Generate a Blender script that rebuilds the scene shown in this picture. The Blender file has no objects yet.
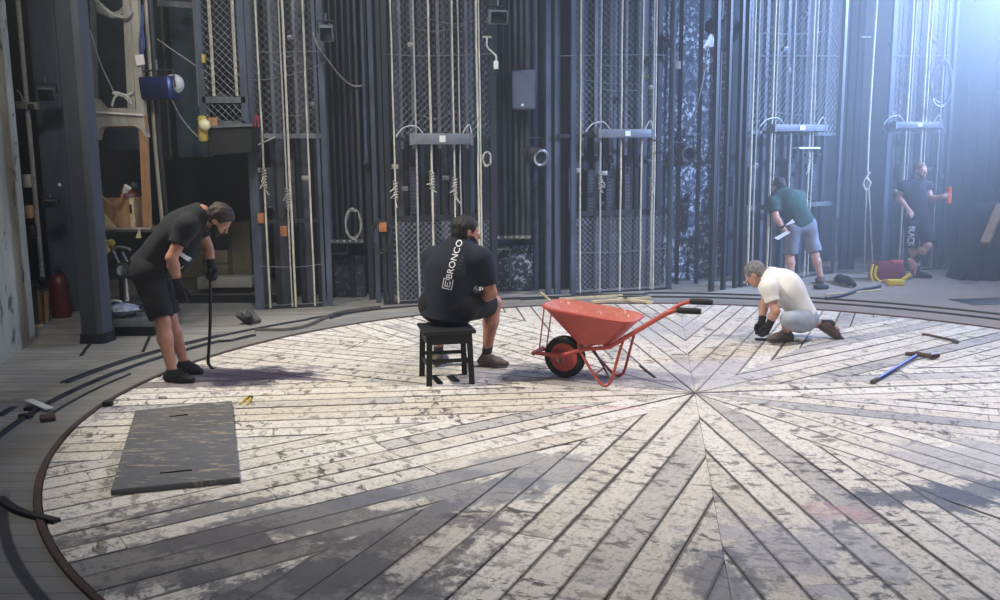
import bpy, bmesh, math, random
import numpy as np
from mathutils import Vector, Matrix
from mathutils.bvhtree import BVHTree
random.seed(7); np.random.seed(7)
SC = bpy.context.scene
COL = SC.collection
R = math.radians
V = Vector

# ------------------------------------------------------------------ camera
FPX, TILT, ROLL, CAMZ = 876.8, R(8.547), R(-0.63), 1.74
_ct, _st = math.cos(TILT), math.sin(TILT)
_cr, _sr = math.cos(ROLL), math.sin(ROLL)
def _dir(px, py):
    x = (px - 500) / FPX; y = -(py - 300) / FPX
    x, y = _cr * x - _sr * y, _sr * x + _cr * y
    return V((x, _ct + y * _st, -_st + y * _ct))
def G(px, py, z=0.0):
    """the place on a level plane at height z seen at a spot of the photograph"""
    d = _dir(px, py); k = (CAMZ - z) / -d.z
    return V((d.x * k, d.y * k, z))
def P(px, py, Y):
    """the place at distance Y seen at a spot of the photograph"""
    d = _dir(px, py); k = Y / d.y
    return V((d.x * k, Y, CAMZ + d.z * k))
cam = bpy.data.cameras.new('camera'); co = bpy.data.objects.new('camera', cam); COL.objects.link(co)
cam.lens = FPX / 1000 * 36; cam.sensor_width = 36; cam.clip_end = 200
_r = V((_cr, _sr * _st, _sr * _ct)); _u = V((-_sr, _cr * _st, _cr * _ct)); _f = V((0, _ct, -_st))
co.matrix_world = Matrix(((_r.x, _u.x, -_f.x, 0), (_r.y, _u.y, -_f.y, 0), (_r.z, _u.z, -_f.z, CAMZ), (0, 0, 0, 1)))
SC.camera = co

# ------------------------------------------------------------------ materials
def lin(c):
    return tuple((v / 255 / 12.92 if v / 255 <= .04045 else ((v / 255 + .055) / 1.055) ** 2.4) for v in c)
class NT:
    def __init__(s, name):
        s.m = bpy.data.materials.new(name); s.m.use_nodes = True
        s.n = s.m.node_tree.nodes; s.l = s.m.node_tree.links
        s.b = s.n['Principled BSDF']
    def node(s, t, **kw):
        n = s.n.new(t)
        for k, v in kw.items():
            if k in n.inputs: n.inputs[k].default_value = v
            else: setattr(n, k, v)
        return n
    def link(s, a, b): s.l.new(a, b)
    def math(s, op, a, b=None, c=None, clamp=False):
        n = s.n.new('ShaderNodeMath'); n.operation = op; n.use_clamp = clamp
        for i, v in enumerate((a, b, c)):
            if v is None: continue
            if isinstance(v, (int, float)): n.inputs[i].default_value = v
            else: s.l.new(v, n.inputs[i])
        return n.outputs[0]
    def ramp(s, fac, stops):
        n = s.n.new('ShaderNodeValToRGB'); e = n.color_ramp.elements
        while len(e) < len(stops): e.new(.5)
        for i, (p, c) in enumerate(stops):
            e[i].position = p
            e[i].color = (c, c, c, 1) if isinstance(c, (int, float)) else (*c, 1)
        s.l.new(fac, n.inputs[0]); return n.outputs[0]
    def mix(s, fac, a, b, blend='MIX'):
        n = s.n.new('ShaderNodeMix'); n.data_type = 'RGBA'; n.blend_type = blend
        for sock, v in ((n.inputs[0], fac), (n.inputs[6], a), (n.inputs[7], b)):
            if isinstance(v, (int, float)): sock.default_value = v
            elif isinstance(v, tuple): sock.default_value = (*v[:3], 1)
            else: s.l.new(v, sock)
        return n.outputs[2]
    def noise(s, vec, scale, detail=4, rough=.6, dist=0):
        n = s.node('ShaderNodeTexNoise', Scale=scale, Detail=detail, Roughness=rough, Distortion=dist)
        if vec is not None: s.l.new(vec, n.inputs['Vector'])
        return n.outputs['Fac']
    def mapping(s, vec, scale):
        n = s.n.new('ShaderNodeMapping'); n.inputs['Scale'].default_value = scale
        s.l.new(vec, n.inputs['Vector']); return n.outputs[0]
    def bump(s, h, strength=.3, dist=.01):
        n = s.node('ShaderNodeBump', Strength=strength, Distance=dist); s.l.new(h, n.inputs['Height'])
        s.l.new(n.outputs[0], s.b.inputs['Normal'])
def mat(name, c1, c2=None, scale=6, rough=.6, metal=0, stretch=None, spots=None, bump=0, spot_scale=30, spot_at=.68):
    t = NT(name); c1 = lin(c1); c2 = lin(c2) if c2 else tuple(v * .7 for v in c1)
    g = t.n.new('ShaderNodeNewGeometry')
    vec = g.outputs['Position']
    if stretch: vec = t.mapping(vec, stretch)
    f = t.noise(vec, scale)
    col = t.mix(t.ramp(f, [(.3, 0.), (.7, 1.)]), c1, c2)
    if spots:
        f2 = t.noise(g.outputs['Position'], spot_scale, 3, .7)
        col = t.mix(t.ramp(f2, [(spot_at, 0.), (spot_at + .05, 1.)]), col, lin(spots))
    t.link(col, t.b.inputs['Base Color'])
    t.b.inputs['Roughness'].default_value = rough; t.b.inputs['Metallic'].default_value = metal
    if bump: t.bump(f, bump)
    return t.m
M = {}
M['steel_dark'] = mat('dark painted steel', (50, 54, 63), (27, 30, 37), 5, .5, .2, (1, 1, .2), (120, 125, 130), spot_scale=40, spot_at=.72)
M['steel_blue'] = mat('blue grey painted steel', (84, 94, 110), (48, 55, 68), 4, .5, .1, (1, 1, .3), (150, 155, 160), spot_scale=30, spot_at=.72)
M['steel_mid'] = mat('grey steel', (128, 132, 138), (88, 92, 100), 5, .45, .4, (1, 1, .3))
M['steel_pale'] = mat('pale scuffed steel', (186, 180, 168), (136, 132, 124), 5, .5, .2, (1, 1, .3), (96, 90, 84), spot_scale=22)
M['channel'] = mat('blackened guide rail', (38, 41, 50), (19, 21, 27), 6, .6, .1, (1, 1, .25), (98, 98, 104), spot_scale=34, spot_at=.7)
M['channel_mid'] = mat('worn guide rail', (84, 87, 97), (44, 47, 56), 6, .55, .1, (1, 1, .25))
M['wire'] = mat('wire', (138, 142, 148), (104, 108, 114), 6, .5, .4)
M['rope'] = mat('pale hemp rope', (222, 215, 196), (172, 165, 148), 30, .9, 0, (1, 1, .3), (120, 110, 92), spot_scale=60)
M['rope_grey'] = mat('grey rope', (186, 184, 180), (140, 138, 134), 30, .9)
M['black'] = mat('black painted wood', (24, 24, 28), (13, 13, 15), 8, .55)
M['black_cloth'] = mat('black cloth', (26, 27, 34), (15, 15, 20), 5, .95)
M['rubber'] = mat('black rubber', (30, 30, 32), (20, 20, 22), 10, .7)
M['cable'] = mat('black cable', (40, 41, 46), (26, 26, 30), 10, .6)
M['cable_pale'] = mat('pale cable', (206, 206, 202), (170, 170, 168), 10, .6)
M['concrete'] = mat('stained concrete', (190, 187, 172), (124, 121, 110), 1.6, .9, 0, (1, 1, .6), (96, 93, 84), spot_scale=4, spot_at=.6)
M['flat'] = mat('blue grey scenery canvas', (66, 82, 96), (38, 48, 58), 1.2, .9, 0, None, (112, 124, 134), spot_scale=14, spot_at=.72)
M['wood'] = mat('bare plywood', (176, 134, 96), (142, 104, 72), 8, .7, 0, (3, 3, .6))
M['wood_orange'] = mat('orange brown wood', (186, 122, 72), (140, 86, 50), 8, .7)
M['wood_pale'] = mat('pale splintered wood', (214, 198, 164), (176, 156, 122), 14, .8)
M['wood_grey'] = mat('grey weathered wood', (96, 92, 88), (60, 57, 54), 12, .85)
M['cupboard'] = mat('cream olive painted board', (150, 142, 112), (122, 116, 92), 2.5, .7)
M['white'] = mat('white paint', (226, 224, 218), (204, 202, 196), 5, .6)
M['card'] = mat('white card', (232, 230, 226), (214, 212, 208), 5, .7)
M['yellow'] = mat('yellow plastic', (236, 206, 36), (212, 178, 24), 8, .5)
M['yellow_pale'] = mat('faded yellow cloth', (206, 184, 92), (170, 146, 62), 12, .8)
M['red_dark'] = mat('dark red paint', (104, 30, 34), (70, 20, 24), 6, .45)
M['maroon'] = mat('maroon nylon', (134, 40, 56), (96, 26, 40), 8, .8)
M['orange_red'] = mat('worn orange red paint', (198, 92, 82), (178, 76, 68), 5, .45, .1, None, (214, 140, 118), spot_scale=18, spot_at=.68)
M['dust'] = mat('dusty tray lining', (204, 132, 122), (190, 104, 92), 9, .8, 0, None, (216, 186, 178), spot_scale=14, spot_at=.6)
M['orange'] = mat('bright orange plastic', (238, 96, 58), (220, 78, 44), 8, .5)
M['blue_light'] = mat('blue enamel', (34, 44, 100), (22, 28, 66), 6, .3, .2)
M['blue_tool'] = mat('blue handle', (66, 84, 170), (48, 62, 140), 8, .45)
M['lens'] = mat('dark lens glass', (24, 28, 40), (14, 16, 24), 4, .1)
M['grey_plastic'] = mat('grey plastic', (120, 124, 132), (96, 100, 108), 6, .5)
M['speaker'] = mat('grey blue speaker box', (84, 94, 112), (66, 74, 90), 4, .6)
M['chrome'] = mat('chrome', (210, 212, 216), (180, 182, 188), 6, .2, .9)
M['net'] = mat('dark scrim', (44, 46, 54), (26, 27, 33), 7, .95, 0, (6, 6, 1), (96, 98, 108), spot_scale=40, spot_at=.66)
M['curtain'] = mat('black velour curtain', (34, 38, 48), (20, 22, 30), 4, .95, 0, (4, 4, .2))
M['skin'] = mat('skin', (204, 158, 140), (184, 134, 116), 14, .55)
M['skin_tan'] = mat('tanned skin', (192, 142, 120), (166, 114, 94), 14, .55)
M['hair'] = mat('dark brown hair', (60, 48, 44), (34, 27, 25), 60, .7, 0, (1, 1, .5))
M['hair_black'] = mat('black hair', (40, 36, 38), (22, 20, 22), 60, .7)
M['hair_grey'] = mat('grey hair', (142, 140, 142), (84, 82, 86), 60, .7)
M['stubble'] = mat('cropped hair', (132, 102, 90), (104, 80, 70), 60, .8)
M['eye'] = mat('eye white', (226, 222, 216), (216, 212, 206), 6, .3)
M['iris'] = mat('dark iris', (44, 32, 26), (30, 22, 18), 6, .3)
M['lip'] = mat('lips', (166, 96, 88), (150, 84, 78), 20, .5)
M['tee_black'] = mat('black cotton', (30, 32, 40), (21, 22, 29), 5, .92)
M['tee_navy'] = mat('navy cotton', (34, 40, 58), (25, 29, 44), 5, .92)
M['tee_white'] = mat('white cotton', (238, 238, 234), (226, 226, 224), 5, .9)
M['tee_green'] = mat('dark green cotton', (52, 84, 78), (38, 64, 60), 5, .9)
M['tee_slate'] = mat('slate cotton', (44, 48, 60), (32, 35, 46), 5, .9)
M['shorts_black'] = mat('black shorts cloth', (24, 25, 31), (16, 16, 21), 5, .92)
M['shorts_grey'] = mat('grey shorts cloth', (134, 136, 146), (108, 110, 122), 7, .92)
M['shorts_pale'] = mat('pale blue grey shorts cloth', (176, 186, 198), (150, 160, 176), 7, .92)
M['glove'] = mat('black work glove', (28, 29, 34), (17, 18, 22), 20, .85)
M['shoe_black'] = mat('black trainers', (32, 32, 40), (20, 20, 26), 16, .7)
M['shoe_grey'] = mat('grey trainers', (104, 94, 90), (74, 66, 64), 16, .75)
M['shoe_brown'] = mat('brown shoes', (98, 78, 72), (70, 56, 52), 16, .75)
M['shoe_pink'] = mat('pale pink trainers', (210, 160, 150), (184, 132, 124), 16, .75)
M['sole'] = mat('shoe sole', (150, 144, 140), (110, 106, 102), 16, .8)
M['sock'] = mat('sock', (60, 58, 66), (44, 42, 50), 20, .9)
M['print'] = mat('white print', (232, 234, 238), (220, 222, 226), 10, .8)
M['print_dim'] = mat('faint print', (76, 82, 100), (66, 72, 90), 10, .8)

# ------------------------------------------------------------------ mesh builder
class MB:
    def __init__(s): s.v, s.f, s.mi = [], [], []
    def add(s, vs, fs, mi=0):
        b = len(s.v); s.v.extend([tuple(x) for x in vs]); s.f.extend([tuple(i + b for i in q) for q in fs]); s.mi.extend([mi] * len(fs)); return s
    def box(s, lo, hi, X=None, mi=0):
        a, b = lo, hi
        vs = [V((x, y, z)) for z in (a[2], b[2]) for y in (a[1], b[1]) for x in (a[0], b[0])]
        if X: vs = [X @ v for v in vs]
        return s.add(vs, [(0, 2, 3, 1), (4, 5, 7, 6), (0, 1, 5, 4), (1, 3, 7, 5), (3, 2, 6, 7), (2, 0, 4, 6)], mi)
    def bbox(s, lo, hi, bev=.01, X=None, mi=0):
        """a box with bevelled edges"""
        bm = bmesh.new(); bmesh.ops.create_cube(bm, size=1)
        for v in bm.verts: v.co = V([(lo[i] + hi[i]) / 2 + v.co[i] * (hi[i] - lo[i]) for i in range(3)])
        bmesh.ops.bevel(bm, geom=bm.edges[:], offset=bev, segments=2, affect='EDGES', profile=.5)
        bm.verts.index_update()
        vs = [(X @ v.co) if X else v.co.copy() for v in bm.verts]; fs = [[v.index for v in f.verts] for f in bm.faces]
        bm.free(); return s.add(vs, fs, mi)
    def tube(s, pts, r, n=8, caps=True, mi=0, closed=False):
        pts = [V(p) for p in pts]; m = len(pts)
        rs = r if isinstance(r, (list, tuple)) else [r] * m
        vs, fs = [], []; up = None
        for i, p in enumerate(pts):
            if closed: t = pts[(i + 1) % m] - pts[i - 1]
            else: t = pts[min(i + 1, m - 1)] - pts[max(i - 1, 0)]
            t = t.normalized() if t.length > 1e-9 else V((0, 0, 1))
            if up is None:
                up = V((0, 0, 1)) if abs(t.z) < .9 else V((1, 0, 0))
            a = (up - t * up.dot(t)); a = a.normalized() if a.length > 1e-6 else t.orthogonal().normalized()
            b = t.cross(a); up = a
            for k in range(n):
                w = 2 * math.pi * k / n
                vs.append(p + (a * math.cos(w) + b * math.sin(w)) * rs[i])
        for i in range(m if closed else m - 1):
            j = (i + 1) % m
            for k in range(n):
                fs.append((i * n + k, i * n + (k + 1) % n, j * n + (k + 1) % n, j * n + k))
        if caps and not closed:
            fs.append(tuple(range(n - 1, -1, -1))); fs.append(tuple((m - 1) * n + k for k in range(n)))
        return s.add(vs, fs, mi)
    def bar(s, a, b, w, h, mi=0, up=V((0, 0, 1))):
        """a rectangular bar between two points, w across, h along up"""
        a, b = V(a), V(b); t = (b - a).normalized()
        if abs(t.dot(up)) > .95: up = V((0, 1, 0))
        x = t.cross(up).normalized(); z = x.cross(t).normalized()
        vs = [p + x * (i * w / 2) + z * (j * h / 2) for p in (a, b) for i, j in ((-1, -1), (1, -1), (1, 1), (-1, 1))]
        return s.add(vs, [(3, 2, 1, 0), (4, 5, 6, 7), (0, 1, 5, 4), (1, 2, 6, 5), (2, 3, 7, 6), (3, 0, 4, 7)], mi)
    def lathe(s, prof, X=None, n=24, mi=0, caps=True):
        vs, fs = [], []
        for r, z in prof:
            for k in range(n):
                w = 2 * math.pi * k / n; p = V((r * math.cos(w), r * math.sin(w), z)); vs.append(X @ p if X else p)
        for i in range(len(prof) - 1):
            for k in range(n): fs.append((i * n + k, i * n + (k + 1) % n, (i + 1) * n + (k + 1) % n, (i + 1) * n + k))
        if caps: fs.append(tuple(range(n - 1, -1, -1))); fs.append(tuple((len(prof) - 1) * n + k for k in range(n)))
        return s.add(vs, fs, mi)
    def prism(s, poly, z0, z1, X=None, mi=0):
        n = len(poly); vs = [V((x, y, z0)) for x, y in poly] + [V((x, y, z1)) for x, y in poly]
        if X: vs = [X @ v for v in vs]
        return s.add(vs, [tuple(range(n - 1, -1, -1)), tuple(range(n, 2 * n))] + [(i, (i + 1) % n, n + (i + 1) % n, n + i) for i in range(n)], mi)
    def ball(s, c, r, n=12, mi=0, sc=(1, 1, 1)):
        X = Matrix.Translation(c) @ Matrix.Diagonal((*sc, 1))
        prof = [(max(1e-4, r * math.sin(math.pi * i / n)), -r * math.cos(math.pi * i / n)) for i in range(n + 1)]
        return s.lathe(prof, X, n * 2, mi)
    def build(s, name, m, parent=None, smooth=40, **kw):
        me = bpy.data.meshes.new(name); me.from_pydata(s.v, [], s.f); me.validate()
        o = bpy.data.objects.new(name, me); COL.objects.link(o)
        for x in (m if isinstance(m, list) else [m]): me.materials.append(M[x] if isinstance(x, str) else x)
        if len(s.mi) == len(me.polygons): me.polygons.foreach_set('material_index', s.mi)
        if smooth:
            me.polygons.foreach_set('use_smooth', [True] * len(me.polygons))
            me.set_sharp_from_angle(angle=R(smooth))
        if parent is not None:
            if _world(parent) != Matrix(): me.transform(_world(parent).inverted())
            o.parent = parent
        tag(o, **kw); return o
def _world(o):
    m = o.matrix_basis.copy()
    while o.parent is not None: o = o.parent; m = o.matrix_basis @ m
    return m
def tag(o, label=None, cat=None, group=None, kind=None):
    if label: o['label'] = label
    if cat: o['category'] = cat
    if group: o['group'] = group
    if kind: o['kind'] = kind
    return o
def thing(name, label, cat, loc=(0, 0, 0), group=None):
    o = bpy.data.objects.new(name, None); COL.objects.link(o); o.location = loc; o.empty_display_size = .1
    return tag(o, label, cat, group)
def struct(mb, name, m, **kw): return mb.build(name, m, None, kind='structure', **kw)
def frame(o, x, y=None, z=None):
    """a matrix from an origin and axis directions (y is re-squared)"""
    x = V(x).normalized(); z = V(z if z is not None else (0, 0, 1)); y = z.cross(x).normalized(); z = x.cross(y).normalized()
    return Matrix(((x.x, y.x, z.x, o[0]), (x.y, y.y, z.y, o[1]), (x.z, y.z, z.z, o[2]), (0, 0, 0, 1)))
def smooth_path(pts, n=6):
    pts = [V(p) for p in pts]; out = []
    for i in range(len(pts) - 1):
        p0, p1, p2, p3 = pts[max(i - 1, 0)], pts[i], pts[i + 1], pts[min(i + 2, len(pts) - 1)]
        for k in range(n):
            t = k / n
            out.append(.5 * ((2 * p1) + (p2 - p0) * t + (2 * p0 - 5 * p1 + 4 * p2 - p3) * t * t + (3 * p1 - p0 - 3 * p2 + p3) * t ** 3))
    return out + [pts[-1]]
NTH = ['first', 'second', 'third', 'fourth', 'fifth', 'sixth', 'seventh', 'eighth', 'ninth', 'tenth', 'eleventh', 'twelfth']

# ------------------------------------------------------------------ the setting: turntable, floor, walls
CX, CY, RD = 1.504, 6.614, 4.5
def clip_half(poly, nx, ny, d):
    """keep the side where nx*x+ny*y <= d"""
    out = []
    for i in range(len(poly)):
        a, b = poly[i - 1], poly[i]
        fa, fb = nx * a[0] + ny * a[1] - d, nx * b[0] + ny * b[1] - d
        if (fa <= 0) != (fb <= 0):
            t = fa / (fa - fb); out.append((a[0] + (b[0] - a[0]) * t, a[1] + (b[1] - a[1]) * t))
        if fb <= 0: out.append(b)
    return out
def turntable():
    vs, fs, uv, col = [], [], [], []
    rnd = random.Random(3)
    gap = .006
    for i in range(12):
        seam0 = 80 + 30 * i; th = seam0 + 15
        if th % 360 == 305: th = 299
        t = R(th); d = V((math.cos(t), math.sin(t))); s = V((-d.y, d.x))
        k = -9; edges = [0.0]
        while edges[-1] < 1.7: edges.append(edges[-1] + .185 * rnd.uniform(.9, 1.1))
        strips = list(zip(edges[:-1], edges[1:])) + [(-b, -a) for a, b in zip(edges[:-1], edges[1:])]
        for e0, e1 in strips:
            cuts = [-.5]
            while cuts[-1] < RD + .3: cuts.append(cuts[-1] + rnd.uniform(1.6, 4.2))
            for u0, u1 in zip(cuts[:-1], cuts[1:]):
                g = gap * rnd.choice([.18, .3, .5, .7, 1.0])
                poly = [d * u + s * w for u, w in ((u0 + g * .5, e0 + g), (u1 - g * .5, e0 + g), (u1 - g * .5, e1 - g), (u0 + g * .5, e1 - g))]
                poly = [(p.x, p.y) for p in poly]
                a0, a1 = R(seam0), R(seam0 + 30)
                poly = clip_half(poly, math.sin(a0), -math.cos(a0), -.0012)
                if poly: poly = clip_half(poly, -math.sin(a1), math.cos(a1), -.0012)
                for q in range(-9, 10):
                    w = R(seam0 + 15 + q * 2.5)
                    if poly: poly = clip_half(poly, math.cos(w), math.sin(w), RD)
                if len(poly) < 3: continue
                ar = sum(poly[j - 1][0] * poly[j][1] - poly[j][0] * poly[j - 1][1] for j in range(len(poly))) / 2
                if abs(ar) < 2e-4: continue
                if ar < 0: poly = poly[::-1]
                b = len(vs); n = len(poly); dz = rnd.uniform(-.0015, .0015)
                c = (rnd.random(), rnd.random(), rnd.random(), 1)
                off = rnd.uniform(0, 50)
                for (x, y) in poly: vs.append((CX + x, CY + y, dz))
                for (x, y) in poly: vs.append((CX + x, CY + y, -.025))
                U = [((x * d.x + y * d.y) + off, ((x * s.x + y * s.y) - e0) / (e1 - e0)) for x, y in poly]
                fs.append(tuple(range(b, b + n))); uv.append(U); col.append(c)
                for j in range(n):
                    k2 = (j + 1) % n
                    fs.append((b + j, b + n + j, b + n + k2, b + k2)); uv.append([U[j], U[j], U[k2], U[k2]]); col.append(c)
    me = bpy.data.meshes.new('turntable_floor'); me.from_pydata(vs, [], fs)
    me.uv_layers.new(name='plank'); me.color_attributes.new('tone', 'FLOAT_COLOR', 'CORNER')
    me.uv_layers['plank'].data.foreach_set('uv', [c for q in uv for p in q for c in p])
    me.color_attributes['tone'].data.foreach_set('color', [c for q, k in zip(uv, col) for _ in q for c in k])
    o = bpy.data.objects.new('turntable_floor', me); COL.objects.link(o); tag(o, kind='structure')
    t = NT('worn whitewashed planks')
    u = t.node('ShaderNodeUVMap', uv_map='plank').outputs[0]
    sx = t.n.new('ShaderNodeSeparateXYZ'); t.link(u, sx.inputs[0])
    tone = t.node('ShaderNodeVertexColor', layer_name='tone')
    sc = t.n.new('ShaderNodeSeparateColor'); t.link(tone.outputs[0], sc.inputs[0])
    pos = t.n.new('ShaderNodeNewGeometry').outputs['Position']
    v = sx.outputs[1]
    base = t.mix(sc.outputs[0], lin((203, 195, 183)), lin((226, 221, 215)))
    base = t.mix(t.ramp(t.noise(t.mapping(u, (.9, 1.2, 1)), 2.2), [(.35, 0.), (.7, .7)]), base, lin((222, 218, 214)))
    big = t.noise(pos, .55, 3, .5)
    greyf = t.math('ADD', t.math('MULTIPLY', t.math('POWER', sc.outputs[1], 2.5), .42), t.math('MULTIPLY', big, .62))
    base = t.mix(t.ramp(greyf, [(.56, 0.), (.8, .8)]), base, lin((140, 141, 150)))
    streak = t.noise(t.mapping(u, (4.5, 3.2, 1)), 1.6, 6, .78, .5)
    base = t.mix(t.ramp(streak, [(.52, 0.), (.66, .42)]), base, lin((138, 132, 127)))
    fine = t.noise(t.mapping(u, (26, 7, 1)), 1.0, 5, .75)
    base = t.mix(t.ramp(fine, [(.52, 0.), (.62, .5)]), base, lin((108, 102, 98)))
    smear = t.noise(t.mapping(u, (14, 1.3, 1)), 1.0, 5, .7, .6)
    where = t.noise(pos, 1.1, 3, .6)
    sm = t.math('MULTIPLY', t.ramp(smear, [(.53, 0.), (.6, 1.)]), t.ramp(where, [(.36, .25), (.58, .95)]))
    base = t.mix(sm, base, lin((84, 80, 82)))
    speck = t.noise(t.mapping(u, (30, 7, 1)), 1.0, 3, .6)
    base = t.mix(t.ramp(speck, [(.68, 0.), (.74, .7)]), base, lin((70, 62, 58)))
    ev = t.math('SUBTRACT', .5, t.math('ABSOLUTE', t.math('SUBTRACT', v, .5)))
    jag = t.math('ADD', ev, t.math('MULTIPLY', t.noise(t.mapping(u, (5, 3, 1)), 2.0, 5, .7), -.11))
    base = t.mix(t.math('MULTIPLY', t.ramp(jag, [(-.05, .9), (.025, 0.)]), t.math('ADD', .35, t.math('MULTIPLY', sc.outputs[2], .65))), base, lin((62, 57, 56)))
    STN = t.noise(t.mapping(u, (4, 1.0, 1)), 1.6, 6, .75)
    def stain_and_shadow(at, rad, col, amt, base, sq=(1, 1), wob=.8):
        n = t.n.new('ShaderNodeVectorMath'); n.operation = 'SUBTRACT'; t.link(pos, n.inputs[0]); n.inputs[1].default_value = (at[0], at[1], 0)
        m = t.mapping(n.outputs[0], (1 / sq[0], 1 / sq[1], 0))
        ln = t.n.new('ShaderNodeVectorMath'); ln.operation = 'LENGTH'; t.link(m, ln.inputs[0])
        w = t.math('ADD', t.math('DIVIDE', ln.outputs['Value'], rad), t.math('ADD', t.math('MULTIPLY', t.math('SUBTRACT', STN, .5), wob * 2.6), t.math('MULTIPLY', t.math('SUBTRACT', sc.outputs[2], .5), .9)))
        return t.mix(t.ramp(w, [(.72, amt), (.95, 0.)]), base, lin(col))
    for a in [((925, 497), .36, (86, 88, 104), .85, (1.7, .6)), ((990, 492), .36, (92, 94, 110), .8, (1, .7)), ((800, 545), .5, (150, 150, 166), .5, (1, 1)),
              ((300, 520), .6, (98, 98, 106), .8, (1.4, .6)), ((180, 560), .7, (96, 94, 98), .75, (1.5, .5)), ((430, 490), .45, (116, 118, 130), .7, (1.3, .6)), ((540, 470), .4, (126, 128, 140), .6, (1, .7)),
              ((280, 590), .5, (92, 92, 98), .8, (1.2, .6)), ((980, 460), .5, (150, 150, 162), .5, (1.2, .7)), ((720, 580), .35, (104, 104, 116), .7, (.6, 1.2)),
              ((576, 408), .13, (206, 160, 168), .45, (1.4, .8)), ((615, 408), .12, (204, 160, 170), .4, (1.4, .8)), ((836, 510), .16, (200, 158, 166), .4, (1.4, .8)), ((865, 518), .1, (200, 156, 164), .35, (1, 1)),
              ((235, 378), .55, (96, 84, 102), .75, (1.35, .75)), ((270, 376), .38, (96, 84, 102), .7, (1.5, .5)), ((560, 378), .5, (118, 114, 130), .55, (1.3, .6)), ((700, 372), .6, (166, 166, 178), .5, (1, 1)), ((650, 330), .8, (160, 162, 176), .5, (1, 1))]:  # purplish patches are painted cast shadows: bent man, seated man and wheelbarrow
        g = G(*a[0]); base = stain_and_shadow((g.x, g.y), a[1], a[2], a[3], base, a[4])
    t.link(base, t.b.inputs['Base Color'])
    t.b.inputs['Roughness'].default_value = .62; t.b.inputs['Specular IOR Level'].default_value = .25
    t.bump(streak, .25, .004)
    me.materials.append(t.m)
    # the black drum under the boards, and the rusty rim round them
    mb = MB(); mb.lathe([(RD + .012, -.3), (RD + .012, -.02)], Matrix.Translation((CX, CY, 0)), 128); struct(mb, 'floor_underlay', 'black')
    mb = MB(); n = 192
    ring = [(RD + .008, -.03), (RD + .008, .006), (RD + .012, .012), (RD + .04, .012), (RD + .046, .004), (RD + .046, -.03)]
    vs, fs = [], []
    for k in range(n):
        w = 2 * math.pi * k / n
        for r, z in ring: vs.append((CX + r * math.cos(w), CY + r * math.sin(w), z))
    for k in range(n):
        for j in range(len(ring) - 1):
            a, b = k * 6 + j, ((k + 1) % n) * 6 + j; fs.append((a, a + 1, b + 1, b))
    mb.add(vs, fs); M['rim'] = mat('rusted rim', (92, 70, 66), (58, 46, 46), 7, .8, .1, None, (140, 122, 112), spot_scale=16, spot_at=.66)
    struct(mb, 'trim_1', 'rim')
turntable()
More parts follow.
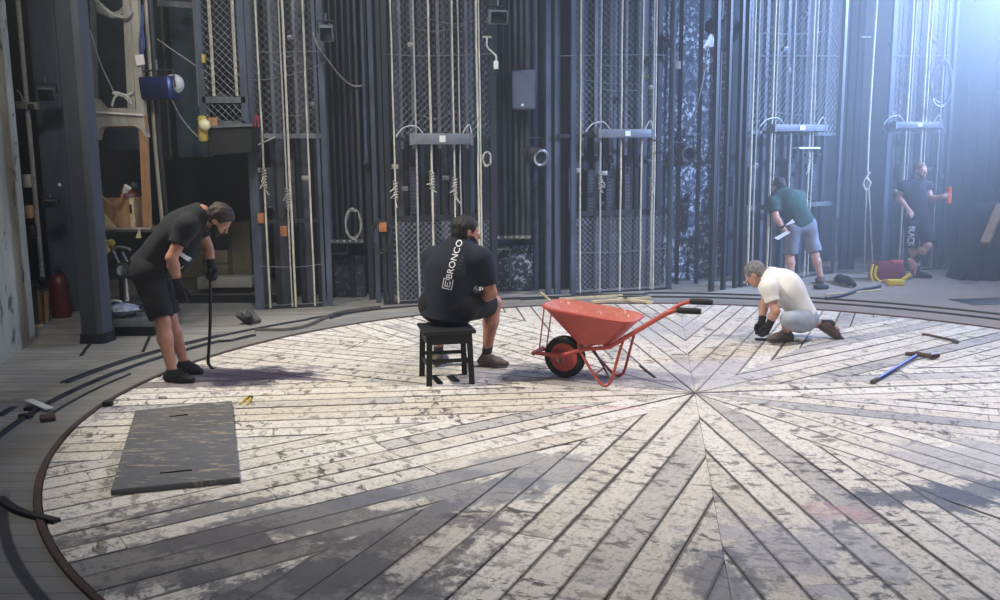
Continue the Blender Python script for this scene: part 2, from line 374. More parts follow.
def stage_floor():
    t = NT('worn grey stage floor')
    pos = t.n.new('ShaderNodeNewGeometry').outputs['Position']
    base = t.mix(t.ramp(t.noise(pos, 1.3, 5, .6), [(.3, 0.), (.7, 1.)]), lin((136, 134, 130)), lin((166, 163, 158)))
    sc = t.noise(t.mapping(pos, (1.2, 14, 1)), 1.4, 6, .75)
    base = t.mix(t.ramp(sc, [(.55, 0.), (.64, .7)]), base, lin((190, 182, 168)))
    sd = t.noise(t.mapping(pos, (1.2, 9, 1)), 2.3, 5, .7)
    base = t.mix(t.ramp(sd, [(.55, 0.), (.72, .7)]), base, lin((54, 54, 58)))
    by = t.n.new('ShaderNodeSeparateXYZ'); t.link(pos, by.inputs[0])
    fr = t.math('FRACT', t.math('DIVIDE', by.outputs[1], .15)); bd = t.n.new('ShaderNodeTexWhiteNoise'); bd.noise_dimensions = '1D'; t.link(t.math('FLOOR', t.math('DIVIDE', by.outputs[1], .15)), bd.inputs['W'])
    base = t.mix(t.math('MULTIPLY', bd.outputs['Value'], .35), base, lin((84, 84, 86)))
    base = t.mix(t.ramp(fr, [(.03, .75), (.09, 0.)]), base, lin((46, 46, 48)))
    # ring round the turntable
    n = t.n.new('ShaderNodeVectorMath'); n.operation = 'SUBTRACT'; t.link(pos, n.inputs[0]); n.inputs[1].default_value = (CX, CY, 0)
    ln = t.n.new('ShaderNodeVectorMath'); ln.operation = 'LENGTH'; t.link(n.outputs[0], ln.inputs[0])
    rr = ln.outputs['Value']
    def band(r0, r1, c, amt, base, e=.012):
        a = t.ramp(t.math('DIVIDE', t.math('SUBTRACT', rr, r0 - e), 2 * e, clamp=True), [(0, 0.), (1, 1.)])
        b = t.ramp(t.math('DIVIDE', t.math('SUBTRACT', rr, r1 - e), 2 * e, clamp=True), [(0, 1.), (1, 0.)])
        return t.mix(t.math('MULTIPLY', t.math('MULTIPLY', a, b), amt), base, lin(c))
    base = band(4.5, 4.94, (112, 112, 112), .55, base)
    xs = t.n.new('ShaderNodeSeparateXYZ'); t.link(pos, xs.inputs[0])
    near = t.ramp(t.math('DIVIDE', xs.outputs[1], 10, clamp=True), [(.44, 1.), (.47, 0.)])
    base = t.mix(t.math('MULTIPLY', near, t.ramp(t.math('ABSOLUTE', t.math('SUBTRACT', rr, 4.685)), [(.02, .85), (.032, 0.)])), base, lin((40, 40, 52)))
    right = t.ramp(t.math('DIVIDE', t.math('ADD', xs.outputs[0], 10), 20, clamp=True), [(.62, 0.), (.8, .75)])
    base = t.mix(right, base, t.mix(t.noise(pos, 2.0), lin((168, 140, 118)), lin((126, 112, 104))))
    t.link(base, t.b.inputs['Base Color']); t.b.inputs['Roughness'].default_value = .7; t.b.inputs['Specular IOR Level'].default_value = .3
    t.bump(sc, .15, .004)
    n = 192; vs, fs = [], []
    for k in range(n):
        w = 2 * math.pi * k / n
        vs.append((CX + (RD + .04) * math.cos(w), CY + (RD + .04) * math.sin(w), 0))
        vs.append((CX + 8 * math.cos(w), CY + 8 * math.sin(w), 0)); vs.append((CX + 24 * math.cos(w), CY + 24 * math.sin(w), 0))
    for k in range(n):
        a, b = 3 * k, 3 * ((k + 1) % n)
        fs += [(a, a + 1, b + 1, b), (a + 1, a + 2, b + 2, b + 1)]
    mb = MB(); mb.add(vs, fs); struct(mb, 'floor', t.m, smooth=None)
stage_floor()
def wall_mat(name, c1, c2, spl, at, scale=1.2):
    t = NT(name); pos = t.n.new('ShaderNodeNewGeometry').outputs['Position']
    base = t.mix(t.ramp(t.noise(t.mapping(pos, (1, 1, .35)), scale, 5), [(.3, 0.), (.7, 1.)]), lin(c1), lin(c2))
    f = t.noise(pos, 13, 6, .8, .4); w = t.noise(pos, .9, 3, .5)
    base = t.mix(t.math('MULTIPLY', t.ramp(f, [(at, 0.), (at + .03, 1.)]), t.ramp(w, [(.42, .15), (.58, 1.)])), base, lin(spl))
    t.link(base, t.b.inputs['Base Color']); t.b.inputs['Roughness'].default_value = .85; return t.m
M['wall_dark'] = wall_mat('blue black stage wall', (42, 48, 60), (26, 30, 38), (110, 116, 124), .64)
M['wall_splash'] = wall_mat('splashed stage wall', (52, 60, 74), (34, 40, 52), (196, 200, 206), .535)
def wall(name, pts, h, m, th=.12, z0=0):
    mb = MB()
    for a, b in zip(pts[:-1], pts[1:]):
        a, b = V((*a, 0)), V((*b, 0)); d = (b - a).normalized(); nrm = V((d.y, -d.x, 0)) * -1
        vs = [p + nrm * o + V((0, 0, z)) for z in (z0, h) for p, o in ((a, 0), (b, 0), (b, th), (a, th))]
        mb.add(vs, [(0, 1, 5, 4), (1, 2, 6, 5), (2, 3, 7, 6), (3, 0, 4, 7), (4, 5, 6, 7), (3, 2, 1, 0)])
    return struct(mb, name, m, smooth=None)
HT = 8.0
wall('wall_back', [(-9, 14.3), (-2.95, 14.3), (-2.95, 12.3), (2.15, 12.75)], HT, 'wall_dark')
wall('wall_splashed', [(2.15, 12.75), (2.5, 13.15), (3.5, 13.75)], HT, 'wall_splash')
wall('wall_upstage', [(3.5, 13.75), (7.6, 17.3), (9, 18.6), (13, 19.2)], HT, 'wall_dark')
a, b = G(0, 365), G(36, 340)
dv = (b - a).normalized()
wall('wall_left', [tuple((a - dv * 3.2).xy), tuple(b.xy)], 5.2, 'concrete', .22)
wall('wall_side', [(-9, 3), (-9, 14.3)], HT, 'wall_dark')
wall('wall_right', [(13, 19.2), (13, 3)], HT, 'wall_dark')
wall('wall_house', [(13, -9), (-9, -9)], HT, 'wall_dark')
mb = MB(); mb.box((-9.5, -9.5, HT), (13.5, 19.6, HT + .1)); struct(mb, 'ceiling', 'black', smooth=None)

# ------------------------------------------------------------------ curved cables and tracks on the floor
def arc(r, a0, a1, z=0.0, n=40): return [V((CX + r * math.cos(R(a0 + (a1 - a0) * i / n)), CY + r * math.sin(R(a0 + (a1 - a0) * i / n)), z)) for i in range(n + 1)]
def strip(pts, w, h, mb=None):
    mb = mb or MB(); n = len(pts); vs, fs = [], []
    for i, p in enumerate(pts):
        t = (pts[min(i + 1, n - 1)] - pts[max(i - 1, 0)]).normalized(); s = V((t.y, -t.x, 0)).normalized() * w / 2
        vs += [p - s + V((0, 0, .001)), p - s * .8 + V((0, 0, h)), p + s * .8 + V((0, 0, h)), p + s + V((0, 0, .001))]
    for i in range(n - 1):
        for j in range(3): fs.append((4 * i + j, 4 * i + j + 1, 4 * i + j + 5, 4 * i + j + 4))
    fs += [(3, 2, 1, 0), tuple(4 * (n - 1) + j for j in range(4))]
    return mb.add(vs, fs)
strip(arc(5.16, 174, 137) + arc(5.2, 136, 127) , .035, .018).build('floor_cable', 'cable', label='outer black cable curving over the floor behind the bent man in black', cat='cable')
strip(arc(5.21, 174, 150), .022, .016).build('floor_cable', 'cable', label='short thin black cable lying against the outer curved cable at left', cat='cable')
strip(arc(4.95, -140, -187) + arc(4.95, -188, -207) + arc(4.86, -208, -212), .038, .022).build('floor_cable', 'cable', label='thick black cable curving round the left side of the turntable ring', cat='cable')
strip(arc(4.8, -190, -175), .02, .012).build('floor_cable', 'cable', label='thin black cable on the grey ring near the red lump', cat='cable')
strip(smooth_path([G(0, 500), G(20, 513), G(57, 523)]), .05, .02).build('rubber_strip', 'rubber', label='dark rubber strip lying from the left frame edge onto the turntable rim', cat='strip')
strip(smooth_path([G(255, 331), G(300, 329), G(338, 314), G(380, 308)]), .05, .03).build('steel_strip', 'wood_grey', label='bent dark strip lying on the floor left of the seated man', cat='strip')
strip(arc(5.2, 118, 96) + arc(5.3, 95, 85) + arc(5.45, 84, 36), .05, .02).build('curved_track', 'cable', label='outer dark curved floor track behind the kneeling man in white', cat='track')
strip(arc(5.08, 104, 30), .05, .02).build('curved_track', 'cable', label='inner dark curved floor track nearest the kneeling man in white', cat='track')
strip(smooth_path([G(330, 319), G(360, 312), G(420, 306), G(500, 300), G(560, 299)]), .03, .02).build('floor_cable', 'cable', label='black cable along the floor in front of the mesh bays behind the seated man', cat='cable')

# ------------------------------------------------------------------ hoist bays at the back of the stage
TOP = 5.4
def vbar(mb, x, y, z0, z1, w, d, ang=0):
    X = Matrix.Translation((x, y, 0)) @ Matrix.Rotation(ang, 4, 'Z')
    return mb.box((-w / 2, -d / 2, z0), (w / 2, d / 2, z1), X)
def mesh_panel(O, dx, W, z0, z1, pitch=.065, r=.0022):
    """woven diamond wire between two heights on the upright plane through O along dx"""
    mb = MB(); H = z1 - z0
    n = int((W + H) / pitch) + 1
    for sgn in (1, -1):
        for i in range(n):
            c = i * pitch
            if sgn > 0: p0 = (max(0, c - H), min(c, H)); p1 = (min(c, W), max(0, c - W))
            else: p0 = (max(0, c - H), H - min(c, H)); p1 = (min(c, W), H - max(0, c - W))
            if abs(p0[0] - p1[0]) < .01: continue
            a = O + dx * p0[0] + V((0, 0, z0 + p0[1])); b = O + dx * p1[0] + V((0, 0, z0 + p1[1]))
            mb.tube([a, b], r, 3, False)
    return mb
class Bay:
    """one bay of the hoist: A and B are the ends of its foot on the floor"""
    def __init__(s, label, A, B, back=.75):
        s.A, s.B = V((A.x, A.y, 0)), V((B.x, B.y, 0)); s.d = (s.B - s.A).normalized(); s.W = (s.B - s.A).length
        s.n = V((-s.d.y, s.d.x, 0)); s.back = back
        s.root = thing('hoist_bay', label, 'cage', s.A); s.ang = math.atan2(s.d.y, s.d.x)
    def at(s, px, py, off=0):
        """the point of the bay's front plane (pushed back by off) seen at a spot"""
        o = V((0, 0, CAMZ)); k = _dir(px, py); nn = s.n; q = s.A + nn * off
        t = (q - o).dot(nn) / k.dot(nn); return o + k * t
    def post(s, px, py, w=.06, d=.06, off=0, z1=TOP, m='steel_blue', name='post', z0=0):
        p = s.at(px, py, off); mb = MB(); vbar(mb, p.x, p.y, z0, z1, w, d, s.ang); mb.build(name, m, s.root)
    def chan(s, px, py=150, w=.07, off=.35, z0=0, z1=TOP, m='channel'):
        p = s.at(px, py, off); mb = MB()
        X = Matrix.Translation((p.x, p.y, 0)) @ Matrix.Rotation(s.ang, 4, 'Z')
        t = .012
        mb.prism([(-w / 2, 0), (w / 2, 0), (w / 2, w * .8), (w / 2 - t, w * .8), (w / 2 - t, t), (-w / 2 + t, t), (-w / 2 + t, w * .8), (-w / 2, w * .8)], z0, z1, X)
        mb.build('guide_rail', m, s.root)
    def rail(s, x0, y0, x1, y1, w=.04, h=.05, off=0, m='steel_dark', name='rail'):
        a, b = s.at(x0, y0, off), s.at(x1, y1, off); b.z = a.z = (a.z + b.z) / 2
        MB().bar(a, b, w, h).build(name, m, s.root)
    def wire(s, pts, r=.006, off=-.03, m='wire', name='wire_line'):
        MB().tube(smooth_path([s.at(x, y, off) for x, y in pts]), r, 5).build(name, m, s.root)
    def mesh(s, x0, x1, y0, y1, off=0, pitch=.065, r=.0022, z1=None, name='wire_mesh'):
        a, b = s.at(x0, (y0 + y1) / 2, off), s.at(x1, (y0 + y1) / 2, off)
        za = s.at((x0 + x1) / 2, y0, off).z if z1 is None else z1; zb = max(.03, s.at((x0 + x1) / 2, y1, off).z)
        O = V((a.x, a.y, 0)); W = (b - a).xy.length
        mesh_panel(O, (V((b.x, b.y, 0)) - O).normalized(), W, zb, za, pitch, r).build(name, 'wire', s.root)
    def weights(s, px, py0, py1, w=.11, off=.3):
        """a counterweight cradle: stacked iron blocks between two rods"""
        a, b = s.at(px, py0, off), s.at(px, py1, off); mb = MB(); X = Matrix.Translation((a.x, a.y, 0)) @ Matrix.Rotation(s.ang, 4, 'Z')
        z = b.z; rr = random.Random(int(px))
        while z < a.z:
            hh = rr.choice([.035, .05, .05]); ww = w * rr.uniform(.85, 1.08); mb.box((-ww / 2, -.05, z), (ww / 2, .05, z + hh - .008), X); z += hh
        for sx in (-.45, .45): mb.tube([X @ V((sx * w, -.055, b.z - .05)), X @ V((sx * w, -.055, a.z + .1))], .009, 6)
        mb.build('counterweight', 'channel_mid', s.root)
    def rope(s, px, py, where, i, r=.014, off=-.06, m='rope', z0=.02, z1=TOP, cat='rope', name='hoist_rope', knot=None):
        p = s.at(px, py, off); rr = random.Random(int(px * 7))
        pts = [V((p.x + rr.uniform(-.004, .004), p.y, z0 + (z1 - z0) * k / 10)) for k in range(11)]
        rs = [r * .82 * rr.uniform(.9, 1.12) for _ in pts]; m = 'rope_grey' if (i % 3 == 1 and m == 'rope') else m
        mb = MB(); mb.tube(pts, rs, 8)
        o = mb.build(name, m, None, label=f'{NTH[i]} pale vertical rope from the left {where}', cat=cat, group='pale vertical hoist ropes')
        if knot:
            z = s.at(px, knot, off).z; mk = MB()
            pt = []
            for k in range(40):
                w = k * 1.1; pt.append(V((p.x + math.cos(w) * (r + .012), p.y + math.sin(w) * (r + .012), z + .25 * k / 40)))
            mk.tube(pt, .008, 5)
            for q in range(3): mk.tube([V((p.x, p.y - .02, z + .08 * q)), V((p.x + rr.uniform(-.08, .08), p.y - .06, z + .08 * q - rr.uniform(.0, .1)))], .007, 5)
            mk.build('knot', m, o)
        return o
    def fixture(s, x0, x1, y0, y1, label):
        a, b = s.at(x0, (y0 + y1) / 2, -.1), s.at(x1, (y0 + y1) / 2, -.1); h = abs(s.at(x0, y0, -.1).z - s.at(x0, y1, -.1).z) * .8
        o = thing('work_light', label, 'light fixture', (a + b) / 2)
        d = (b - a).normalized(); X = frame((a + b) / 2, d); L = (b - a).length
        MB().bbox((-L / 2, -.045, -h / 2), (L / 2, .05, h / 2), .012, X).build('housing', 'grey_plastic', o)
        MB().box((-L * .04, -.052, -h * .3), (L * .06, -.046, h * .3), X).build('sticker', 'card', o)
        for sx in (-1, 1): MB().box((sx * L / 2 - .02, -.05, -h / 2 - .006), (sx * L / 2 + .02, .055, h / 2 + .006), X).build('end_cap', 'grey_plastic', o)
        MB().tube(smooth_path([X @ V((-L * .3, 0, h / 2)), X @ V((-L * .42, -.01, h / 2 + .09)), X @ V((-L * .62, -.01, h / 2 + .07)), X @ V((-L * .75, -.01, h * .2))]), .008, 6).build('flex', 'cable_pale', o)
        MB().tube(smooth_path([X @ V((L * .36, 0, h / 2)), X @ V((L * .44, -.01, h / 2 + .1)), X @ V((L * .49, -.01, h / 2 + .08)), X @ V((L * .52, -.01, -h * .3))]), .008, 6).build('flex', 'cable_pale', o)
# ---- bay behind the bent man (first from the left)
b1 = Bay('dark steel hoist bay with wire mesh left of the hanging pipes, nearest the bent man', G(252, 310), G(327, 306))
for x, w in ((252, .11), (324, .07), (318, .04)): b1.post(x, 150, w)
for i, x in enumerate((258, 270, 277, 296, 303, 314)): b1.chan(x, 100, .075 if i % 2 else .1, m='channel' if i % 2 else 'channel_mid')
for x in (271, 295, 305): b1.post(x, 60, .04, .03, .2, m='steel_mid', name='rod', z0=2.2)
for x, y0, y1 in ((268, 170, 208), (289, 160, 222)): b1.weights(x, y0, y1)
b1.rail(257, 221, 322, 221, .05, .05, .01)
b1.rail(256, 136, 322, 136, .05, .06, .01, 'steel_mid')
b1.rail(257, 308, 326, 306, .05, .05)
b1.wire([(246, 52), (285, 52), (326, 51)]); b1.wire([(258, 266), (280, 267), (300, 267), (322, 264)]); b1.wire([(246, 80), (270, 79), (300, 72), (326, 62)])
b1.mesh(252, 322, 0, 136, 0, .09, .0028, z1=TOP)
for x, y0, y1 in ((258, 213, 223), (281, 226, 236)):
    a, c = b1.at(x, y0, -.02), b1.at(x + 7, y1, -.02); MB().bbox((min(a.x, c.x), a.y - .05, c.z), (max(a.x, c.x), a.y + .05, a.z), .006).build('wood_block', 'wood_orange', b1.root)
for i, (x, r) in enumerate(((262.7, .015), (285, .013), (288.5, .018), (308.5, .014))): b1.rope(x, 150, 'in the mesh bay left of the hanging pipes', i, r, knot=(188, 208, None, None)[i])
# a red cord hung on the bay rail
o = thing('red_rope_loop', 'small loop of red cord hung on the left mesh bay above its pale bar', 'cord', b1.at(257, 125, -.09))
MB().tube(smooth_path([b1.at(254.5, 134, -.09), b1.at(255, 122, -.1), b1.at(256.5, 116, -.1), b1.at(258.2, 122, -.1), b1.at(258.8, 134, -.09)]), .012, 6).build('loop', mat('red cord', (196, 54, 84)), o)
# ---- second bay, behind the seated man
b2 = Bay('dark steel hoist bay with wire mesh behind the seated man on the black stool', G(388, 304.5), G(490, 300))
for x, w in ((387, .07), (493, .08), (381, .05)): b2.post(x, 150, w, m='steel_dark')
for i, x in enumerate((398, 404, 411, 421, 426, 437, 443, 449, 465, 471, 485)): b2.chan(x, 100, .06 if i % 2 else .085, m='channel_mid' if i % 3 == 0 else 'channel')
for x in (400, 412, 438, 452, 466): b2.post(x, 60, .04, .03, .22, m='steel_mid', name='rod', z0=2.0)
for x, y0, y1 in ((413, 170, 214), (434, 175, 216), (453, 172, 216)): b2.weights(x, y0, y1)
b2.rail(388, 218, 492, 217, .05, .06, .01); b2.rail(388, 303, 492, 299, .05, .04); b2.rail(388, 140, 492, 138, .04, .04, .01)
b2.wire([(388, 54), (430, 56), (491, 54)])
b2.mesh(389, 490, 0, 138, 0, .09, .0028, z1=TOP); b2.mesh(389, 490, 221, 302, 0, .075, .0032, name='gate_mesh')
for i, (x, r) in enumerate(((394, .013), (416, .015), (431, .018), (454, .013), (460, .012), (478, .016), (480.5, .013))): b2.rope(x, 140, 'in the mesh bay behind the seated man', i, r, knot=(200, None, 190, 196, None, None, None)[i])
b2.fixture(411, 471, 132, 146, 'grey strip work light on the mesh bay behind the seated man')
a = b2.at(383, 227, -.05); MB().bbox((a.x - .05, a.y - .04, a.z - .06), (a.x + .05, a.y + .04, a.z + .06), .008).build('wood_block', 'wood_orange', b2.root)
# ---- third bay, behind the wheelbarrow
b3 = Bay('dark steel hoist bay with mesh gate behind the red wheelbarrow', G(571, 294.5), G(670, 289))
for x, w in ((557, .08), (573, .07), (671, .06), (548, .07)): b3.post(x, 150, w, m='steel_blue', off=0 if x in (573, 671) else .1)
for i, x in enumerate((578, 585, 599, 606, 614, 621, 630, 637, 645, 660)): b3.chan(x, 100, .07 if i % 2 else .09, m='channel' if i % 2 else 'channel_mid')
for x in (582, 596, 611, 626, 640): b3.post(x, 60, .045, .03, .22, m='steel_mid', name='rod', z0=1.9)
for x, y0, y1 in ((571, 175, 205), (590, 170, 214), (608, 172, 216), (627, 168, 216)): b3.weights(x, y0, y1)
b3.rail(574, 214, 670, 211, .05, .07, .01); b3.rail(571, 294, 671, 289, .05, .04); b3.rail(558, 138, 660, 134, .04, .05, .01)
b3.wire([(560, 56), (600, 55), (671, 55)]); b3.wire([(574, 253), (620, 252), (670, 248)])
b3.mesh(574, 655, 0, 136, 0, .09, .0028, z1=TOP); b3.mesh(574, 669, 217, 291, 0, .075, .0032, name='gate_mesh')
for i, (x, r) in enumerate(((580.5, .012), (600.5, .013), (621, .014), (641.5, .014), (652.5, .017), (655, .012))): b3.rope(x, 150, 'in the mesh bay behind the red wheelbarrow', i, r, knot=(None, 190, None, None, 196, None)[i])
b3.fixture(599, 652, 128, 139, 'grey strip work light on the mesh bay behind the red wheelbarrow')
# ---- fourth bay, behind the man in green
b4 = Bay('tall hazy steel hoist bay behind the bending man in green', G(736, 287), G(833, 273))
for x, w in ((714, .06), (726, .05), (738, .05), (744, .04)): b4.post(x, 170, w, m='steel_dark', off=-.05)
b4.post(837.5, 180, .07, m='steel_mid', off=-.02)
for i, x in enumerate((751, 759, 766, 779, 787, 800, 806, 820, 827)): b4.chan(x, 100, .08, m='channel' if i % 2 else 'channel_mid')
for x, y0, y1 in ((733, 178, 206), (752, 170, 204), (790, 160, 205), (812, 165, 200)): b4.weights(x, y0, y1, .14)
b4.rail(745, 207, 835, 204, .05, .07, .05, 'steel_mid'); b4.rail(748, 134, 838, 133, .05, .05, .04, 'steel_mid'); b4.rail(736, 286, 833, 273, .04, .04)
b4.wire([(757, 56), (800, 56), (838, 56)], m='steel_mid', r=.009)
b4.mesh(745, 838, 0, 134, 0, .1, .003, z1=TOP + .4)
for i, (x, r) in enumerate(((750.5, .02), (755, .014), (770.5, .02), (774, .012), (789.5, .02), (808.5, .018), (812, .012))): b4.rope(x, 165, 'in the bay behind the man in green', i, r, knot=(None, None, None, None, None, 168, None)[i])
b4.fixture(773, 824, 123.5, 132.5, 'grey strip work light high on the bay behind the man in green')
a = b4.at(796, 148, -.1); c = b4.at(817, 148, -.1); o = thing('small_shelf', 'small white shelf bracket under the work light of the bay behind the man in green', 'shelf', a)
MB().bar(a, c, .12, .025).build('board', 'white', o); MB().bar(a + V((.05, .02, -.02)), a + V((.05, .06, -.18)), .02, .02).build('bracket', 'steel_mid', o); MB().bar(c + V((-.05, .02, -.02)), c + V((-.05, .06, -.18)), .02, .02).build('bracket', 'steel_mid', o)
# ---- fifth bay, behind the standing man
b5 = Bay('faint hazy steel hoist bay behind the standing man at far right', G(881, 271.5), G(947, 269))
for x, w in ((888, .08), (941, .06), (948, .05)): b5.post(x, 150, w, m='steel_blue')
for i, x in enumerate((896, 901, 914, 920, 931, 936)): b5.chan(x, 100, .08, m='channel' if i % 2 else 'channel_mid')
for x, y0, y1 in ((903, 165, 200), (925, 160, 205)): b5.weights(x, y0, y1, .14)
b5.rail(884, 132, 946, 131, .05, .05, .01, 'steel_mid'); b5.wire([(889, 56), (920, 56), (950, 56)], r=.009); b5.rail(884, 204, 944, 203, .05, .07, .01); b5.rail(881, 271, 947, 269, .04, .04)
b5.mesh(890, 944, 0, 130, 0, .11, .003, z1=TOP + .4)
for i, (x, r) in enumerate(((905.5, .017), (908.5, .012), (921, .018), (924.5, .012), (938.5, .014))): b5.rope(x, 150, 'in the bay behind the standing man', i, r)
b5.fixture(895, 940, 121, 129, 'grey strip work light high on the bay above the standing man')
# fittings clamped to the uprights of every bay
for b, x0, x1 in ((b1, 256, 320), (b2, 390, 488), (b3, 576, 666), (b4, 748, 832), (b5, 890, 942)):
    rr = random.Random(x0)
    for k in range(9):
        x, y = rr.uniform(x0, x1), rr.choice([rr.uniform(8, 125), rr.uniform(150, 205)])
        q = b.at(x, y, .04); X = Matrix.Translation(q) @ Matrix.Rotation(b.ang, 4, 'Z'); mb = MB()
        mb.bbox((-.045, -.03, -.03), (.045, .03, .03), .006, X); mb.tube([X @ V((-.02, -.05, 0)), X @ V((-.02, .03, 0))], .01, 6)
        mb.build('clamp', rr.choice(['steel_mid', 'steel_dark', 'steel_pale', 'channel']), b.root)
    for k in range(3):
        y = rr.uniform(15, 120); xa = rr.uniform(x0, x0 + (x1 - x0) * .4); xb = rr.uniform(x0 + (x1 - x0) * .6, x1)
        b.wire([(xa, y), ((xa + xb) / 2, y + rr.uniform(1, 7)), (xb, y + rr.uniform(-4, 4))], .005)
# loose rope between the last two bays
p = G(865, 273); pz = P(868, 150, p.y)
o = thing('hoist_rope', 'single loose rope tied in a knot between the two right-hand bays', 'rope', (pz.x, p.y, 0))
up = [P(877, 0, p.y), P(873, 60, p.y), P(869, 130, p.y), P(867.5, 172, p.y)]; up = [up[0] + V((0.06, 0, 1.2))] + up
MB().tube(up, .018, 8).build('rope_line', 'rope', o)
MB().tube(smooth_path([P(867.5, 172, p.y), P(866, 200, p.y), P(865, 240, p.y), P(864.5, 272, p.y)]), .014, 8).build('rope_tail', 'rope', o)
MB().tube(smooth_path([P(867.5, 172, p.y), P(870, 210, p.y), P(872, 250, p.y), P(873, 266, p.y)]), .012, 8).build('rope_tail', 'rope', o)
MB().tube(smooth_path([P(866, 178, p.y - .03), P(870.5, 183, p.y - .04), P(866, 190, p.y - .03), P(863.5, 183, p.y - .03), P(867, 176, p.y - .04), P(870, 172, p.y - .03)]), .016, 8).build('knot', 'rope', o)
# ---- racks of hanging pipes in the recesses between the bays
def pipe_rack(label, xs, ytop, ybar, Y, x0, x1, m='channel_mid', seed=1):
    o = thing('pipe_rack', label, 'pipe rack', P((x0 + x1) / 2, ybar, Y)); rr = random.Random(seed)
    for x in xs:
        a = P(x, ybar - 2, Y + .02); MB().tube([a, V((a.x, a.y, TOP))], rr.choice([.03, .035, .04]), 10).build('pipe', rr.choice([m, 'steel_dark', 'steel_blue']), o)
    a, c = P(x0, ybar, Y), P(x1, ybar, Y); c.z = a.z
    MB().bar(a, c, .06, .05).build('crossbar', 'steel_mid', o)
    mb = MB()
    for x in xs: q = P(x, ybar, Y - .035); mb.ball(V((q.x, q.y, a.z)), .02, 6)
    mb.build('bolt', 'steel_pale', o)
    for e in (a, c): MB().bar(V((e.x, e.y + .03, a.z)), V((e.x, e.y + .2, a.z - .24)), .035, .035).build('bracket', 'steel_dark', o)
    return o
pipe_rack('row of dark hanging pipes in the recess left of the seated man', (331, 337.5, 344, 350, 356, 362), 0, 241.5, 11.75, 327, 364)
pipe_rack('row of dark hanging pipes in the recess above the red wheelbarrow', (498, 505, 511, 517, 523, 528.5), 0, 237.5, 12.2, 494, 531, seed=4)
def steel_post(px, py, Y, label, w=.06, m='steel_dark', z0=0, z1=TOP, name='steel_post', round_=False, d=None):
    p = P(px, py, Y); o = thing(name if z0 == 0 else 'hanging_pipe', label, 'post' if z0 == 0 else 'pipe', (p.x, p.y, z0)); mb = MB()
    if round_: mb.tube([V((p.x, p.y, z0)), V((p.x, p.y, z1))], w / 2, 10)
    else: vbar(mb, p.x, p.y, z0, z1, w, d or w)
    mb.build('shaft', m, o)
    if z0 > 0: MB().bbox((p.x - w * .8, p.y - w * .8, z0), (p.x + w * .8, p.y + w * .8, z0 + .05), .004).build('end_collar', 'steel_dark', o)
    if z0 == 0: MB().bbox((p.x - w * .6, p.y - w * .6, 0), (p.x + w * .6, p.y + w * .6, .012), .004).build('foot_plate', 'steel_dark', o)
    return o
steel_post(369, 200, 11.75, 'dark square post at the right end of the left hanging pipes', .07)
steel_post(375.5, 200, 11.5, 'dark square post just left of the bay behind the seated man', .06, 'steel_blue')
steel_post(536, 200, 12.5, 'dark square post right of the pipes above the wheelbarrow tray', .06, 'steel_blue')
steel_post(505, 60, 12.35, 'pale pipe left of the grey wall speaker', .045, 'steel_mid', 1.9, round_=True)
steel_post(346, 60, 12.0, 'bright pipe hanging left of centre in the first recess', .03, 'steel_pale', 2.1, round_=True)
steel_post(350, 60, 11.95, 'thin pale pipe second of the pair above the left hanging pipes', .025, 'steel_mid', 2.5, round_=True)
steel_post(363, 60, 11.6, 'grey blue pipe right of the box floodlight', .05, 'steel_blue', 1.8, round_=True)
steel_post(720, 100, 13.3, 'hazy pale pipe right of the hanging spotlight with the torn cloth', .04, 'steel_mid', 0, round_=True)
for x in (680, 700, 850, 858):
    steel_post(x, 100, 13.0 if x < 800 else 14.6, {680: 'thin dark pipe on the splashed wall left of the hooded spotlight', 700: 'thin dark pipe on the splashed wall under the hooded spotlight', 850: 'blue hazy post just right of the bay with the man in green', 858: 'second blue hazy post right of the bay with the man in green'}[x], .05 if x < 800 else .09, 'wall_dark')
# low panel and handle under the left pipes
a, c = P(330, 256, 12.0), P(366, 298, 12.0); c.z = max(c.z, 0.01)
o = thing('service_hatch', 'dark speckled hatch below the left hanging pipes', 'hatch', (a.x, 12.0, 0))
MB().bbox((a.x, 12.0, c.z), (c.x, 12.06, a.z), .008).build('hatch_board', 'wall_splash', o)
MB().tube(smooth_path([P(330, 254, 11.9), P(345, 253.5, 11.88), P(347, 251, 11.88), P(347, 246, 11.9)]), .016, 8).build('handle', 'steel_mid', o)
for x in (332, 352): vb = MB(); q = P(x, 270, 11.97); vbar(vb, q.x, q.y, 0, a.z, .06, .05); vb.build('batten', 'channel', o)
a, c = P(497, 246, 12.38), P(533, 291, 12.38)
o = thing('service_hatch', 'dark paint-splashed hatch low on the wall behind the wheelbarrow tray', 'hatch', (a.x, 12.38, 0))
MB().bbox((a.x, 12.38, .01), (c.x, 12.43, a.z), .008).build('hatch_board', 'wall_splash', o)
MB().tube(smooth_path([P(495, 250, 12.28), P(508, 249.5, 12.28), P(510, 254, 12.28), P(510, 286, 12.28)]), .014, 8).build('handle', 'steel_mid', o)
def cable(name, label, pts, r=.01, m='cable', sub=5, cat='cable'):
    MB().tube(smooth_path(pts, sub), r, 6).build(name, m, None, label=label, cat=cat)
def coil(label, px, py, Y, rx, rz, turns=5, m='cable', r=.009, seed=2, name='hanging_cable_coil'):
    rr = random.Random(seed); c = P(px, py, Y); pts = []
    for k in range(turns * 14):
        w = 2 * math.pi * k / 14; j = rr.uniform(.85, 1.12)
        pts.append(V((c.x + rx * j * math.cos(w), c.y - .03 - .004 * (k % 14) + rr.uniform(-.02, .02), c.z + rz * j * math.sin(w))))
    MB().tube(smooth_path(pts, 2), r, 5).build(name, m, None, label=label, cat='cable')
coil('tangled grey cable coil hanging over the left pipe rack bar', 354, 224, 11.6, .1, .2, 5, 'rope_grey', .006)
coil('tangled dark cable coil hung on the post left of the seated man', 382, 236, 11.25, .12, .2, 6, 'cable', .008, 5)
